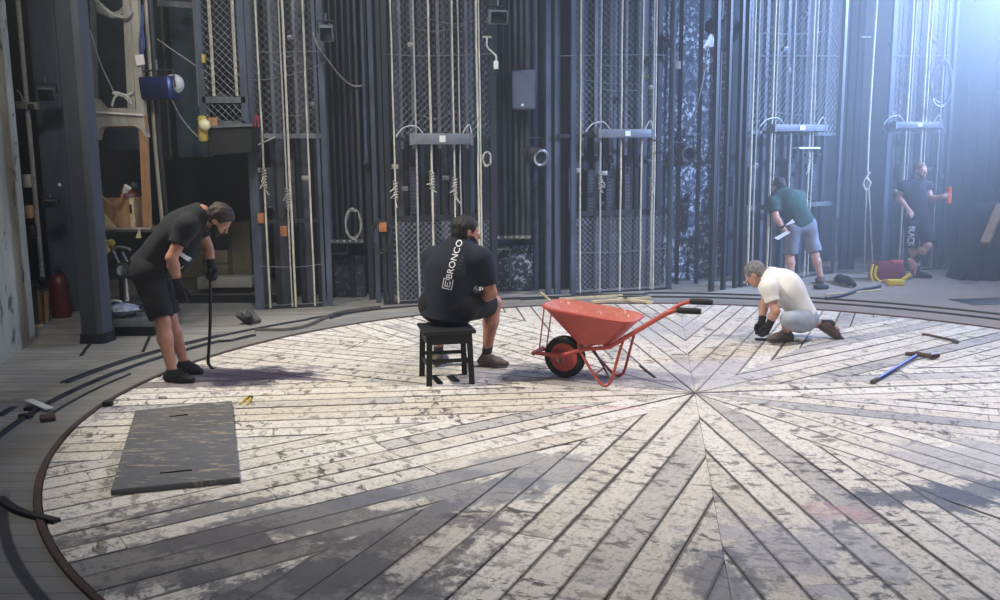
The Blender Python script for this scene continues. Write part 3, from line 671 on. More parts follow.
coil('large loop of pale cable high behind the dark column at left', 114, -2, 10.2, .2, .2, 6, 'rope_grey', .016, 8)
coil('hazy cable loop hung high above the standing man', 940, 84, 14.2, .17, .34, 4, 'steel_mid', .012, 9)
coil('small pale hook of rope on the post above the seated man', 487, 159, 11.3, .05, .09, 3, 'rope_grey', .01, 10)
# ---- lamps and boxes on the wall
o = thing('hanging_speaker', 'grey rectangular speaker box hung on the pipes right of centre', 'speaker', P(523, 91, 12.0))
a, c = P(511.5, 71, 12.0), P(535, 110, 12.0)
MB().bbox((a.x, 11.85, c.z), (c.x, 12.1, a.z), .012).build('cabinet', 'speaker', o)
MB().box((a.x + .02, 11.842, c.z + .02), (c.x - .02, 11.85, a.z - .02)).build('grille', mat('speaker cloth', (90, 100, 118), (74, 82, 98), 60), o)
q = P(522.5, 105, 11.84); MB().box((q.x - .015, 11.836, q.z - .015), (q.x + .015, 11.842, q.z + .015)).build('badge', 'white', o)
MB().box((a.x + .1, 12.1, c.z + .1), (c.x - .1, 12.14, c.z + .16)).build('bracket', 'steel_dark', o)
def spotlight(label, px, py, Y, s, aim, m='steel_mid', yoke=True):
    c = P(px, py, Y); o = thing('spotlight', label, 'spotlight', c); a = V(aim).normalized()
    X = frame(c, a.orthogonal(), None, a)
    MB().lathe([(.02 * s, -.2 * s), (.07 * s, -.19 * s), (.085 * s, -.12 * s), (.085 * s, .1 * s), (.1 * s, .12 * s), (.1 * s, .16 * s), (.085 * s, .165 * s), (.08 * s, .15 * s)], X, 20).build('lamp_body', m, o)
    MB().lathe([(.078 * s, .13 * s), (.07 * s, .15 * s), (.03 * s, .16 * s)], X, 20).build('lens', 'lens', o)
    mb = MB()
    for k in range(4): mb.lathe([(.086 * s, (-.1 + .05 * k) * s), (.095 * s, (-.095 + .05 * k) * s), (.086 * s, (-.085 + .05 * k) * s)], X, 20)
    mb.build('cooling_fin', 'steel_dark', o)
    if yoke:
        sd = a.cross(V((0, 0, 1))).normalized() * .12 * s
        MB().tube([c + sd, c + sd + V((0, 0, .2 * s)), c - sd + V((0, 0, .2 * s)), c - sd], .012 * s, 6).build('yoke', 'steel_dark', o)
        MB().tube([c + V((0, 0, .2 * s)), c + V((0, 0, .3 * s))], .014 * s, 6).build('clamp', 'steel_dark', o)
    return o
spotlight('round metal spotlight on the wall over the seated man\'s right', 535, 155, 12.0, 1.15, (.5, -1, -.25), 'chrome')
spotlight('round dark spotlight on the paint-splashed wall', 684, 153, 13.2, 1.2, (.2, -1, -.1), 'steel_mid')
def box_lamp(label, px, py, Y, w, h, d, aim, m, lensm='lens', nm='mounted_floodlight'):
    c = P(px, py, Y); o = thing(nm, label, 'floodlight', c); a = V(aim).normalized(); X = frame(c, a.cross(V((0, 0, 1))), None, None)
    x = a.cross(V((0, 0, 1))).normalized(); y = a; z = x.cross(y)
    X = Matrix(((x.x, y.x, z.x, c.x), (x.y, y.y, z.y, c.y), (x.z, y.z, z.z, c.z), (0, 0, 0, 1)))
    MB().bbox((-w / 2, -d / 2, -h / 2), (w / 2, d / 2, h / 2), .02, X).build('housing', m, o)
    MB().bbox((-w * .42, d / 2 - .004, -h * .4), (w * .42, d / 2 + .012, h * .4), .008, X).build('front_glass', lensm, o)
    MB().tube([X @ V((-w * .56, 0, 0)), X @ V((-w * .56, 0, h * .75)), X @ V((w * .56, 0, h * .75)), X @ V((w * .56, 0, 0))], .012, 6).build('yoke', 'steel_dark', o)
    MB().tube([X @ V((0, 0, h * .75)), X @ V((0, 0, h * 1.2))], .014, 6).build('clamp', 'steel_mid', o)
    return o, X
box_lamp('grey box floodlight clamped high on the mesh bay\'s right post', 326.5, 33, 10.85, .17, .19, .16, (.1, -1, -.35), 'grey_plastic')
box_lamp('grey box floodlight with round eye high above the seated man', 497, 17, 11.2, .24, .17, .16, (.3, -1, -.25), 'grey_plastic')
o, X = box_lamp('blue floodlight with white back cover on the beige frame at left', 159, 88, 9.9, .36, .25, .2, (-.25, -1, -.1), 'blue_light', 'blue_light')
c = P(174, 84, 9.95); MB().ball(c, .1, 10, sc=(1.1, 1, 1.1)).build('back_cover', 'cable_pale', o)
# hanging hooded spotlight with torn cloth
c = P(722, 30, 12.6); o = thing('spotlight', 'hooded hanging spotlight with torn pale cloth, high at right', 'spotlight', c)
X = frame(c, V((.4, -.9, -.35)).orthogonal(), None, V((.4, -.9, -.35)))
MB().lathe([(.05, -.3), (.11, -.26), (.12, 0), (.17, .12), (.165, .125), (.11, .0)], X, 18).build('lamp_body', 'steel_dark', o)
MB().box((-.2, -.2, .12), (.2, .2, .135), X).build('barn_door', 'steel_dark', o)
mb = MB(); q = [P(703, 48, 12.28), P(711, 33, 12.4), P(722, 37, 12.4), P(716, 46, 12.28)]; mb.add(q + [p + V((0, .015, 0)) for p in q], [(0, 1, 2, 3), (7, 6, 5, 4), (0, 4, 5, 1), (1, 5, 6, 2), (2, 6, 7, 3), (3, 7, 4, 0)]); mb.build('torn_cloth', 'card', o)
MB().tube([c, P(715, 14, 12.7), P(719, 10, 12.75), P(722, 12, 12.75)], .025, 8).build('arm', 'steel_mid', o)
MB().tube([P(719, 10, 12.75), V((P(719, 10, 12.75).x, 12.75, TOP))], .02, 8).build('drop_pipe', 'steel_dark', o)
cable('hanging_cable', 'pale cord falling from the hooded spotlight down the splashed wall', [P(708, 46, 12.28), P(703, 80, 12.6), P(696, 110, 12.8), P(690, 125, 13.0), P(685, 133, 13.1)], .01, 'rope_grey', cat='cord')
cable('hanging_cable', 'white short flex with plug on the post above the seated man\'s head', [P(487, 37, 11.2), P(487, 46, 11.2), P(491, 51, 11.2), P(496, 56, 11.2), P(496, 62, 11.2)], .012, 'cable_pale', cat='cord')
a = P(496, 65, 11.2); MB().bbox((a.x - .03, a.y - .02, a.z - .05), (a.x + .03, a.y + .02, a.z + .05), .006).build('plug_box', 'card', None, label='white plug box at the end of the flex above the seated man', cat='socket')
cable('hanging_cable', 'pale short flex with plug on the splashed wall', [P(671, 36, 12.9), P(671, 46, 12.9), P(676, 51, 12.9), P(678, 60, 12.9)], .012, 'cable_pale', cat='cord')
a = P(678, 65, 12.9); MB().bbox((a.x - .035, a.y - .02, a.z - .055), (a.x + .035, a.y + .02, a.z + .055), .006).build('plug_box', 'card', None, label='pale plug box at the end of the flex on the splashed wall', cat='socket')
for k, (x, y, Y, w, lb) in enumerate(((487, 37, 11.25, 9, 'small pale bracket bar above the seated man'), (671, 38, 12.95, 8, 'small pale bracket bar on the splashed wall'), (866, 37, 13.6, 9, 'pale L bracket on the loose rope at upper right'))):
    a, c = P(x - w / 2, y, Y), P(x + w / 2, y, Y); mb = MB(); mb.bar(a, c, .03, .02); mb.bar((a + c) / 2, (a + c) / 2 + V((0, .2, 0)), .02, .02); mb.build('wall_bracket', 'steel_pale', None, label=lb, cat='bracket')
cable('hanging_cable', 'dark cable sagging from the box floodlight across the pipe recess', [P(313, 33, 10.9), P(318, 46, 11), P(330, 63, 11.2), P(342, 78, 11.5), P(354, 86, 11.7), P(366, 85, 11.7)], .012, 'rope_grey', cat='cord')
cable('hanging_cable', 'thin cord sagging from the blue flat to the mesh bay', [P(205, 141, 10.6), P(222, 150, 10.6), P(238, 152, 10.7), P(255, 146, 10.8), P(275, 137, 10.85)], .01, 'rope_grey', cat='cord')
cable('hanging_cable', 'thin cord falling diagonally from the blue floodlight', [P(171, 98, 10), P(180, 116, 10.2), P(192, 131, 10.4), P(203, 141, 10.55)], .009, 'rope_grey', cat='cord')
cable('hanging_cable', 'thin wire crossing the blue flat at upper left', [P(157, 39, 10.6), P(180, 55, 10.7), P(196, 66, 10.7), P(203, 72, 10.7)], .007, 'rope_grey', cat='cord')
cable('hanging_cable', 'thin white wire falling inside the beige frame at left', [P(90, 30, 9.6), P(100, 62, 9.8), P(108, 80, 9.9), P(116, 96, 10)], .007, 'rope_grey', cat='cord')
cable('hanging_cable', 'dark cord looped on the wall under the strip light at right of the wheelbarrow', [P(651, 139, 11.9), P(662, 143, 12.1), P(668, 148, 12.2), P(674, 144, 12.3), P(690, 140, 12.7), P(702, 132, 13)], .012, 'cable', cat='cord')

# ------------------------------------------------------------------ left side: column, beige frame, shelf, niche
p0 = G(97, 343); top = P(78, 0, p0.y)
o = thing('steel_column', 'tall black wrapped column standing at left between concrete wall and shelf', 'column', p0)
lean = (top - p0); lean = V((lean.x / lean.z, 0, 1))
def leanbox(x0, x1, y0, y1, z0, z1):
    vs = [V((p0.x + x + lean.x * z, p0.y + y, z)) for z in (z0, z1) for x, y in ((x0, y0), (x1, y0), (x1, y1), (x0, y1))]
    return MB().add(vs, [(3, 2, 1, 0), (4, 5, 6, 7), (0, 1, 5, 4), (1, 2, 6, 5), (2, 3, 7, 6), (3, 0, 4, 7)])
lean = V((0, 0, 1))
leanbox(-.15, .02, 0, .18, 0, TOP).build('shaft', mat('column wrap', (62, 66, 76), (40, 43, 51), 2.5, .75, 0, (1, 1, .25)), o)
leanbox(.02, .085, -.03, .2, 0, TOP).build('flange', mat('column flange', (82, 86, 96), (52, 55, 64), 2.5, .6, 0, (1, 1, .25)), o)
mb = MB(); rr = random.Random(5)
n = 24; vs = []; fs = []
for i in range(n):
    w = 2 * math.pi * i / n; ex = .14 * (abs(math.cos(w)) ** .4) * math.copysign(1, math.cos(w)); ey = .135 * (abs(math.sin(w)) ** .4) * math.copysign(1, math.sin(w))
    for z, k in ((0, 1.06 + rr.uniform(-.04, .05)), (.05, 1.02), (.1, 1.0)): vs.append(V((p0.x - .03 + ex * k, p0.y + .09 + ey * k, z)))
for i in range(n):
    j = (i + 1) % n
    for k in range(2): fs.append((3 * i + k, 3 * j + k, 3 * j + k + 1, 3 * i + k + 1))
fs.append(tuple(3 * i + 2 for i in range(n)))
mb.add(vs, fs).build('cloth_foot', 'black_cloth', o)
# grey flat, pipe and small gear in the gap left of the column
Yg = 10.6
a, c = P(28, 20, 11), P(47, 300, 11)
o = thing('scenery_flat', 'narrow grey canvas flat standing in the gap left of the black column', 'flat', (a.x, 11, 0))
MB().bbox((a.x, 11.0, 0), (a.x + .32, 11.06, TOP), .01).build('canvas', 'steel_blue', o); MB().bbox((a.x - .03, 11.06, 0), (a.x + .02, 11.11, TOP), .005).build('batten', 'wood_grey', o)
p = P(40, 250, Yg); q = P(30, 100, Yg)
MB().tube([V((p.x, Yg, .35)), V((p.x, Yg, TOP))], .028, 10).build('stand_pipe', 'rope_grey', None, label='pale thin pipe rising in the gap between concrete wall and black column', cat='pipe')
o = thing('pipe_clamp', 'pale clamp with short arm on the thin pipe at far left', 'clamp', P(30, 107, Yg))
a, c = P(17, 105, Yg - .05), P(38, 106, Yg - .05); MB().bar(a, c, .07, .08).build('clamp_body', 'steel_pale', o); MB().tube(smooth_path([P(17, 90, Yg), P(21, 95, Yg), P(24, 104, Yg)]), .012, 6).build('flex', 'rope_grey', o); MB().ball(P(31, 107, Yg - .1), .04, 6).build('knob', 'steel_dark', o)
o, X = box_lamp('small grey lamp box hanging in the gap left of the column', 47, 93, 10.5, .2, .16, .16, (.3, -1, -.4), 'steel_mid', nm='mounted_floodlight')
o, X = box_lamp('dark small lamp lower in the gap left of the column', 51, 203, 10.5, .16, .09, .14, (.3, -1, -.2), 'wood_grey', nm='mounted_floodlight')
MB().ball(P(59.5, 185, 10.5), .022, 6).build('lamp_bulb', 'white', None, label='small white bulb shining dully in the dark gap by the column', cat='bulb')
o = thing('valve_handle', 'cross shaped valve fitting at the foot of the thin pipe at far left', 'valve', P(43, 288, Yg))
MB().bar(P(36, 288, Yg - .05), P(53, 285, Yg - .05), .05, .05).build('cross_arm', 'steel_dark', o); MB().ball(P(42, 281, Yg - .06), .05, 6).build('hub', 'steel_dark', o); MB().tube([P(38, 284, Yg - .1), P(38, 293, Yg - .1)], .025, 8).build('lever', 'steel_mid', o)
b = G(45, 324)
for k, (x0, x1, lb) in enumerate(((41, 39, 'pale wooden stake leaning at the foot of the thin pipe, left of two'), (47, 46, 'pale wooden stake leaning at the foot of the thin pipe, right of two'))):
    MB().bar(G(x0, 323), P(x1, 291, b.y + .1), .03, .04).build('wood_stake', 'wood', None, label=lb, cat='stake')
MB().bbox((b.x - .06, b.y - .3, 0), (b.x + .1, b.y - .22, .04), .008).build('wood_chip', 'wood_pale', None, label='small pale wood offcut on the floor under the leaning stakes', cat='offcut')
c = G(66, 316, 0); c = c + V((0, -.1, 0))
o = thing('gas_bottle', 'dark red cylinder standing in the gap left of the black column', 'cylinder', c)
MB().lathe([(.1, 0), (.112, .03), (.112, .42), (.09, .5), (.04, .54)], Matrix.Translation(c), 20).build('bottle_body', 'red_dark', o)
MB().lathe([(.03, .53), (.03, .58), (.045, .585), (.045, .61), (.02, .62)], Matrix.Translation(c), 12).build('valve', 'steel_dark', o); MB().tube(smooth_path([c + V((.02, -.03, .58)), c + V((.12, -.07, .52)), c + V((.125, -.06, .3))]), .012, 6).build('hose', 'rubber', o)
# wall clutter at the concrete edge
e = b
for k, (x, y, lb) in enumerate(((26, 181, 'pale socket box on the edge of the concrete wall, upper'), (27, 212, 'stained pale block on the edge of the concrete wall, middle'), (30, 232, 'black switch box on the edge of the concrete wall, lower'))):
    a = P(x, y, 9.5); MB().bbox((a.x - .04, a.y, a.z - .07), (a.x + .04, a.y + .08, a.z + .07), .01).build('mounted_socket_box', ('steel_pale', 'wood', 'black')[k], None, label=lb, cat='box')
# tall beige frame with arched shelf bracket
YF = 9.9
o = thing('steel_gantry', 'tall beige steel frame with arched cross plate right of the black column', 'frame', P(130, 228, YF))
def fpost(x0, y0, x1, y1, w, m, nm='upright', ext=False):
    a, c = P(x0, y0, YF), P(x1, y1, YF)
    if ext: a = a + (a - c).normalized() * 1.2
    MB().bar(a, c, w, w).build(nm, m, o)
fpost(128, 0, 133, 108, .085, 'steel_pale', ext=True); fpost(135, 0, 142, 115, .085, 'steel_pale', ext=True)
fpost(143, 115, 148, 232, .075, 'wood'); fpost(93, 10, 96, 108, .05, 'steel_mid', ext=True)
mb = MB(); poly = [(95, 98), (104, 108), (134, 108), (143, 116), (146, 137), (141, 130), (134, 126), (106, 126), (100, 128), (97, 140)]
f = [P(x, y, YF - .05) for x, y in poly]; bk = [v + V((0, .12, 0)) for v in f]; n = len(f)
mb.add(f + bk, [tuple(range(n)), tuple(range(2 * n - 1, n - 1, -1))] + [(i, i + n, (i + 1) % n + n, (i + 1) % n) for i in range(n)]); mb.build('arch_plate', 'steel_pale', o)
mb = MB(); mb.bar(P(96, 112, YF - .07), P(143, 115, YF - .07), .03, .02); mb.build('edge_strip', 'white', o)
mb = MB(); f = [P(x, y, YF) for x, y in ((106, 118), (134, 119), (139, 126), (100, 127))]; bk = [v + V((0, .3, 0)) for v in f]; mb.add(f + bk, [(0, 1, 2, 3), (7, 6, 5, 4), (0, 4, 5, 1), (1, 5, 6, 2), (2, 6, 7, 3), (3, 7, 4, 0)]); mb.build('brown_infill', 'wood_orange', o)
MB().bar(P(139, 55, YF - .06), P(141, 65, YF - .06), .09, .02).build('tag_plate', 'card', o)
for k, (x0, x1, m, r, lb) in enumerate(((146, 156, 'steel_pale', .028, 'pale round pipe just right of the beige frame'), (150, 160, 'steel_dark', .03, 'dark round pipe right of the beige frame, next to the pale one'))):
    a, c = P(x0, 0, 10.1), P(x1, 150, 10.1); d = (c - a).normalized(); MB().tube([a - d * 1.2, c, V((c.x + .05, 10.1, .02))], r, 10).build('scaffold_pipe', m, None, label=lb, cat='pipe')
cable('cable_bunch', 'white cable bunch lying in the crook of the beige frame', [P(112, 106, 9.85), P(115, 97, 9.83), P(121, 94, 9.83), P(128, 97, 9.83), P(131, 104, 9.85), P(126, 98, 9.84), P(119, 93, 9.84), P(113, 93, 9.85), P(124, 96, 9.83), P(134, 92, 9.84)], .014, 'cable_pale')
cable('cable_bunch', 'pale hose looping down along the beige frame top', [P(96, 0, 9.8), P(104, 8, 9.8), P(114, 15, 9.8), P(126, 17, 9.8), P(131, 10, 9.8)], .02, 'rope_grey')
cable('cable_bunch', 'blue cable bunch hanging beside the beige frame', [P(143, 5, 9.85), P(142, 30, 9.85), P(144, 44, 9.85), P(141, 55, 9.85), P(140, 40, 9.85), P(143, 20, 9.85)], .014, mat('blue cable', (52, 76, 130)))
# flats behind
def flat(label, x0, x1, y0, y1, Y, m='flat', top=True):
    a, c = P(x0, y0, Y), P(x1, y1, Y); zt = TOP if top else a.z
    o = thing('hanging_canvas_flat', label, 'flat', (a.x, Y, max(0, c.z))); z0 = max(.0, c.z)
    MB().bbox((a.x, Y, z0), (c.x, Y + .05, zt), .01).build('canvas', m, o)
    MB().bbox((a.x - .02, Y + .05, z0), (a.x + .04, Y + .1, zt), .006).build('batten', 'wood_grey', o); MB().bbox((c.x - .04, Y + .05, z0), (c.x + .02, Y + .1, zt), .006).build('batten', 'wood_grey', o)
    return o
flat('blue grey canvas flat hanging behind the beige frame', 95, 140, 0, 150, 11.2)
flat('wide blue grey canvas flat hanging over the dark opening behind the bent man', 168, 209, 0, 157, 11.3)
flat('dark canvas strip hanging between beige frame and blue flat', 150, 169, 0, 160, 11.6, 'black_cloth')
cable('hanging_cable', 'dark hose loop on the blue canvas behind the beige frame', [P(106, 16, 11.1), P(112, 26, 11.1), P(122, 33, 11.1), P(129, 30, 11.1), P(128, 18, 11.1)], .02, 'cable', cat='cord')
MB().bar(P(158, 3, 10.9) , P(195, 6, 10.9), .06, .07).build('steel_beam', 'steel_mid', None, label='pale horizontal bar at the top above the blue floodlight', cat='bar')
steel_post(195.5, 40, 10.7, 'thin white edge pipe left of the upper mesh cage', .03, 'steel_pale', 2.45, round_=True)
# upper mesh cage over the opening
YC = 10.6
o = thing('mesh_cage', 'small raised wire mesh cage above the dark opening, left of the first bay', 'cage', P(222, 120, YC))
a, c = P(203, 124, YC), P(247, 124, YC); zt = TOP
for x in (203, 245): q = P(x, 100, YC); mb = MB(); vbar(mb, q.x, q.y, a.z, zt, .08, .06); mb.build('upright', 'steel_blue', o)
for y in (100, 124): MB().bar(P(203, y, YC), P(246, y, YC), .06, .07).build('rail', 'steel_mid', o)
O = V((a.x, YC - .01, 0)); mesh_panel(O, V((1, 0, 0)), (c - a).x, a.z, zt, .085, .003).build('wire_mesh', 'wire', o)
for x in (212, 235): q = P(x, 60, YC + .1); MB().tube([V((q.x, q.y, P(0, 98, YC).z)), V((q.x, q.y, zt))], .02, 8).build('rod', 'rope', o)
a, c = P(203, 62, YC + .35), P(243, 0, YC + .35); MB().bbox((a.x - .02, a.y, a.z), (c.x, a.y + .05, TOP), .02).build('black_drape', 'black_cloth', None, label='black drape hanging behind the raised mesh cage', cat='drape')
a = P(215, 96, YC + .2); MB().add([P(215, 98, YC), P(219, 91, YC), P(232, 98, YC), P(231, 101, YC), P(215, 98, YC + .12), P(219, 91, YC + .12), P(232, 98, YC + .12), P(231, 101, YC + .12)], [(0, 1, 2, 3), (7, 6, 5, 4), (0, 4, 5, 1), (1, 5, 6, 2), (2, 6, 7, 3), (3, 7, 4, 0)]).build('offcut_board', 'wood_grey', None, label='grey board lying inside the raised mesh cage', cat='board')
o = thing('hanging_hopper', 'black trough hanging under the raised mesh cage', 'trough', P(228, 140, YC))
mb = MB(); f = [P(206, 128, YC - .1), P(251, 126, YC - .1), P(251, 152, YC - .1), P(213, 155, YC - .1), P(208, 140, YC - .1)]; bk = [v + V((0, .4, 0)) for v in f]; n = 5
mb.add(f + bk, [tuple(range(n)), tuple(range(2 * n - 1, n - 1, -1))] + [(i, i + n, (i + 1) % n + n, (i + 1) % n) for i in range(n)]); mb.build('trough_body', 'black', o)
MB().bar(P(205, 127, YC - .12), P(252, 125, YC - .12), .03, .03).build('lip', 'steel_mid', o)
o = thing('bulkhead_lamp', 'yellowed lamp with round glass at the lower left corner of the raised mesh cage', 'lamp', P(203, 125, YC - .1))
a = P(203, 127, YC - .12); MB().bbox((a.x - .05, a.y - .05, a.z - .17), (a.x + .05, a.y + .05, a.z + .13), .03).build('lamp_body', 'yellow_pale', o); MB().ball(P(204.5, 125, YC - .18), .07, 8).build('glass', mat('cream glass', (240, 232, 190), (226, 214, 166)), o)
a = P(213, 122, YC - .1); MB().bbox((a.x - .05, a.y - .04, a.z - .05), (a.x + .06, a.y + .04, a.z + .05), .008).build('terminal_box', 'wood', o)
MB().bbox(*[tuple(v) for v in (P(201.5, 63, YC - .1) + V((0, 0, 0)), P(204.5, 54, YC - .1) + V((0, .06, 0)))], .01).build('hanging_tag', 'yellow_pale', None, label='small cream tag hanging at the left post of the raised mesh cage', cat='tag')
# shelf, crate and things in the niche
YS = 9.95
o = thing('niche_shelf', 'rough shelf board carrying the plywood crate behind the bent man', 'shelf', P(120, 228, YS))
a, c = P(100, 228, YS - .1), P(152, 227, YS - .1)
MB().bbox((a.x, YS - .12, a.z - .05), (c.x, YS + .4, a.z), .006).build('board', 'wood_grey', o)
MB().bbox((a.x, YS - .13, a.z - .02), (c.x, YS - .12, a.z), .003).build('front_edge', 'steel_pale', o)
for x in (a.x + .03, c.x - .06): MB().box((x, YS + .2, 0), (x + .05, YS + .25, a.z - .05)).build('leg', 'steel_dark', o)
zs = a.z
a, c = P(103, 198, YS), P(137.5, 226, YS)
o = thing('plywood_crate', 'open plywood crate standing on the niche shelf', 'crate', (a.x, YS, zs))
w, h = c.x - a.x, a.z - zs; t = .02
MB().box((a.x, YS - .05, zs), (a.x + w, YS - .03, zs + h)).build('front_board', 'wood', o); MB().box((a.x, YS + .3, zs), (a.x + w, YS + .32, zs + h)).build('back_board', 'wood', o)
for x in (a.x, a.x + w - t): MB().box((x, YS - .03, zs), (x + t, YS + .3, zs + h)).build('side_board', 'wood', o)
MB().box((a.x + w - .045, YS - .07, zs), (a.x + w + .005, YS - .05, zs + h)).build('corner_batten', 'wood_pale', o); MB().box((a.x + t, YS - .03, zs), (a.x + w - t, YS + .3, zs + .02)).build('bottom', 'wood', o)
q = P(131, 208, YS - .06); MB().box((q.x - .012, q.y - .01, q.z - .06), (q.x + .012, q.y + .004, q.z + .04)).build('latch', 'wood_grey', o)
a = P(128, 196, YS + .15); o = thing('red_bag', 'dark red bundle showing above the plywood crate', 'bundle', a)
MB().ball(a + V((0, 0, -.04)), .15, 8, sc=(1, .7, .8)).build('bundle_body', 'red_dark', o); MB().ball(P(134, 186, YS + .2), .05, 6).build('bundle_knot', mat('dark teal cloth', (44, 62, 72)), o)
o = thing('desk_lamp', 'small white lamp head on a bent stem over the plywood crate', 'lamp', P(126, 190, YS - .12))
MB().tube(smooth_path([P(102, 196, YS - .1), P(108, 202, YS - .12), P(116, 204.5, YS - .12), P(120.5, 200, YS - .12), P(123, 193, YS - .12)]), .012, 6).build('stem', 'wood', o); MB().lathe([(.015, -.05), (.03, -.03), (.045, .04), (.04, .045)], frame(P(126, 189.5, YS - .12), (0, 1, 0), None, (.6, 0, .8)), 14).build('lamp_shade', 'white', o)
MB().prism([(0, 0), (.12, 0), (.0, .16)], 0, .02, frame(V((P(106, 226, YS - .08).x, YS - .08, zs)), (1, 0, 0), None, (0, -1, 0))).build('wood_wedge', 'wood_pale', None, label='pale triangular wood wedge on the shelf left of the crate', cat='wedge')
MB().prism([(0, 0), (.06, 0), (.05, .12)], 0, .012, frame(P(136, 238, YS - .16), (1, 0, 0), None, (0, -1, 0))).build('hanging_paper_scrap', 'wood_pale', None, label='small pale paper scrap hanging under the niche shelf', cat='paper')
o = thing('ribbon_bow', 'yellow bow shaped rag tied under the niche shelf by the column', 'rag', P(108, 247, YS - .1))
for dx, dy in ((-3, -4), (3, -4), (-2, 3)): MB().ball(P(108 + dx, 247 + dy, YS - .1), .05, 6, sc=(1, .4, .9)).build('loop', 'yellow_pale', o)
# chair frame / stand on the low platform
pf = G(130, 340); pf2 = G(152, 333)
zp = P(130, 306, pf.y + .15).z * 1.0
o = thing('low_platform', 'low grey platform box on the floor between column and bent man', 'platform', (pf.x, pf.y + .3, 0))
a, c = P(111, 331, pf.y + .2), P(156, 331, pf.y + .2); zt = .2
MB().bbox((a.x, pf.y + .15, zt - .09), (c.x, pf.y + 1.0, zt), .01).build('deck', 'steel_mid', o); MB().box((a.x + .03, pf.y + .22, 0), (c.x - .03, pf.y + .95, zt - .09)).build('plinth', 'black', o)
MB().bar(V((c.x - .08, pf.y + .2, zt + .004)), V((c.x - .02, pf.y + .8, zt + .004)), .02, .006).build('deck_strip', 'steel_pale', o)
yy = pf.y + .55
o = thing('swivel_stool_base', 'black swivel chair base with chrome column and round hub on the platform', 'chair base', P(127, 303, yy))
q = P(127, 300, yy); q.z = zt
for k in range(5):
    w = 2 * math.pi * k / 5 + .3; e = q + V((.27 * math.cos(w), .27 * math.sin(w), .05))
    MB().tube([q + V((0, 0, .11)), q + V((.14 * math.cos(w), .14 * math.sin(w), .1)), e], [.03, .024, .018], 8).build('leg', 'rubber', o)
    MB().ball(e + V((0, 0, -.022)), .028, 6).build('caster', 'rubber', o)
zc = P(127, 270, yy).z
MB().tube([q + V((0, 0, .08)), V((q.x, q.y, zc - .05))], [.028, .02], 10).build('chrome_column', 'chrome', o)
X = frame(V((q.x, q.y - .06, zc)), (1, 0, 0), None, (0, -1, .2)); MB().lathe([(.02, -.03), (.09, -.03), (.09, .01), (.07, .02), (.04, .022)], X, 18).build('hub', 'rubber', o); MB().lathe([(.055, .02), (.055, .026), (.02, .03)], X, 18).build('hub_cap', 'chrome', o)
for x0, y0, x1, y1 in ((113, 251, 121, 268), (122, 252, 127, 262)): MB().tube([P(x0, y0, yy), P(x1, y1, yy)], .016, 8).build('arm_tube', 'steel_mid', o)
MB().tube(smooth_path([P(112, 250, yy), P(118, 247, yy), P(126, 248, yy), P(131, 250, yy)]), .016, 8).build('top_tube', 'steel_mid', o)
MB().bbox((q.x - .2, yy + .05, zc + .02), (q.x + .32, yy + .4, zc + .1), .03).build('seat', 'black', o)
o = thing('plastic_bag', 'crumpled pale blue plastic bag lying on the low platform', 'bag', P(122, 313, pf.y + .4)); q = P(121, 318, pf.y + .24); q.z = zt
mb = MB(); rr = random.Random(4); nb = 18; rings = []
for j in range(7):
    for k in range(nb):
        w = 2 * math.pi * k / nb; rad = math.sin(math.pi * (j + .5) / 7.6) * (1 + rr.uniform(-.18, .18)); mb.v.append(tuple(q + V((.21 * rad * math.cos(w), .13 * rad * math.sin(w), .015 + .13 * (j / 6) ** .8 * (.8 + .3 * rr.random()))))); 
for j in range(6):
    for k in range(nb): mb.f.append((j * nb + k, j * nb + (k + 1) % nb, (j + 1) * nb + (k + 1) % nb, (j + 1) * nb + k)); mb.mi.append(0)
mb.f.append(tuple(6 * nb + k for k in range(nb))); mb.mi.append(0)
mb.build('bag_body', mat('crumpled plastic', (176, 186, 206), (96, 108, 134), 16, .4), o, smooth=30); MB().tube(smooth_path([P(108, 303, pf.y + .35), P(114, 300.5, pf.y + .35), P(122, 302, pf.y + .35)]), .012, 6).build('bag_handle', 'cable_pale', o)
for x0, y0, x1, y1, lb in ((90, 344, 81, 356, 'thin black slot line on the floor at the foot of the column'), (151, 334, 143, 352, 'thin black rod on the floor left of the bent man\'s feet')):
    strip([G(x0, y0), G(x1, y1)], .03, .01).build('floor_rod', 'cable', None, label=lb, cat='rod')
# cupboard and white trunk in the dark opening
YB = 12.9
o = thing('low_cupboard', 'low olive cream cupboard in the dark opening behind the bent man', 'cupboard', P(210, 284, YB))
a, c = P(172, 222, YB), P(253, 285, YB)
MB().box((a.x, YB + .02, 0), (c.x, YB + .5, a.z)).build('carcass', mat('cupboard carcass', (104, 98, 78)), o)
def cpanel(x0, y0, x1, y1, nm, m): 
    p, q = P(x0, y0, YB), P(x1, y1, YB); MB().bbox((p.x + .008, YB - .01, max(.02, q.z + .008)), (q.x - .008, YB + .02, p.z - .008), .005).build(nm, m, o)
cpanel(230, 222, 253, 278, 'door', 'cupboard'); cpanel(172, 225, 204, 250, 'door', 'cupboard'); cpanel(204, 250, 229, 264, 'drawer', 'cupboard'); cpanel(204, 264, 229, 278, 'drawer', 'cupboard'); cpanel(172, 250, 204, 278, 'door', 'cupboard'); cpanel(204, 235, 229, 250, 'dark_recess', 'black'); cpanel(204, 224, 229, 235, 'drawer', 'cupboard')
q = P(200, 222, YB + .2); MB().lathe([(.05, 0), (.05, .1), (.04, .11)], Matrix.Translation((q.x, q.y, a.z)), 14).build('paint_tin', 'wood_grey', None, label='small brown tin standing on the olive cupboard above the bent man\'s neck', cat='tin')
o = thing('white_trunk', 'long low white box on the floor in front of the olive cupboard', 'box', P(232, 285, YB - .3))
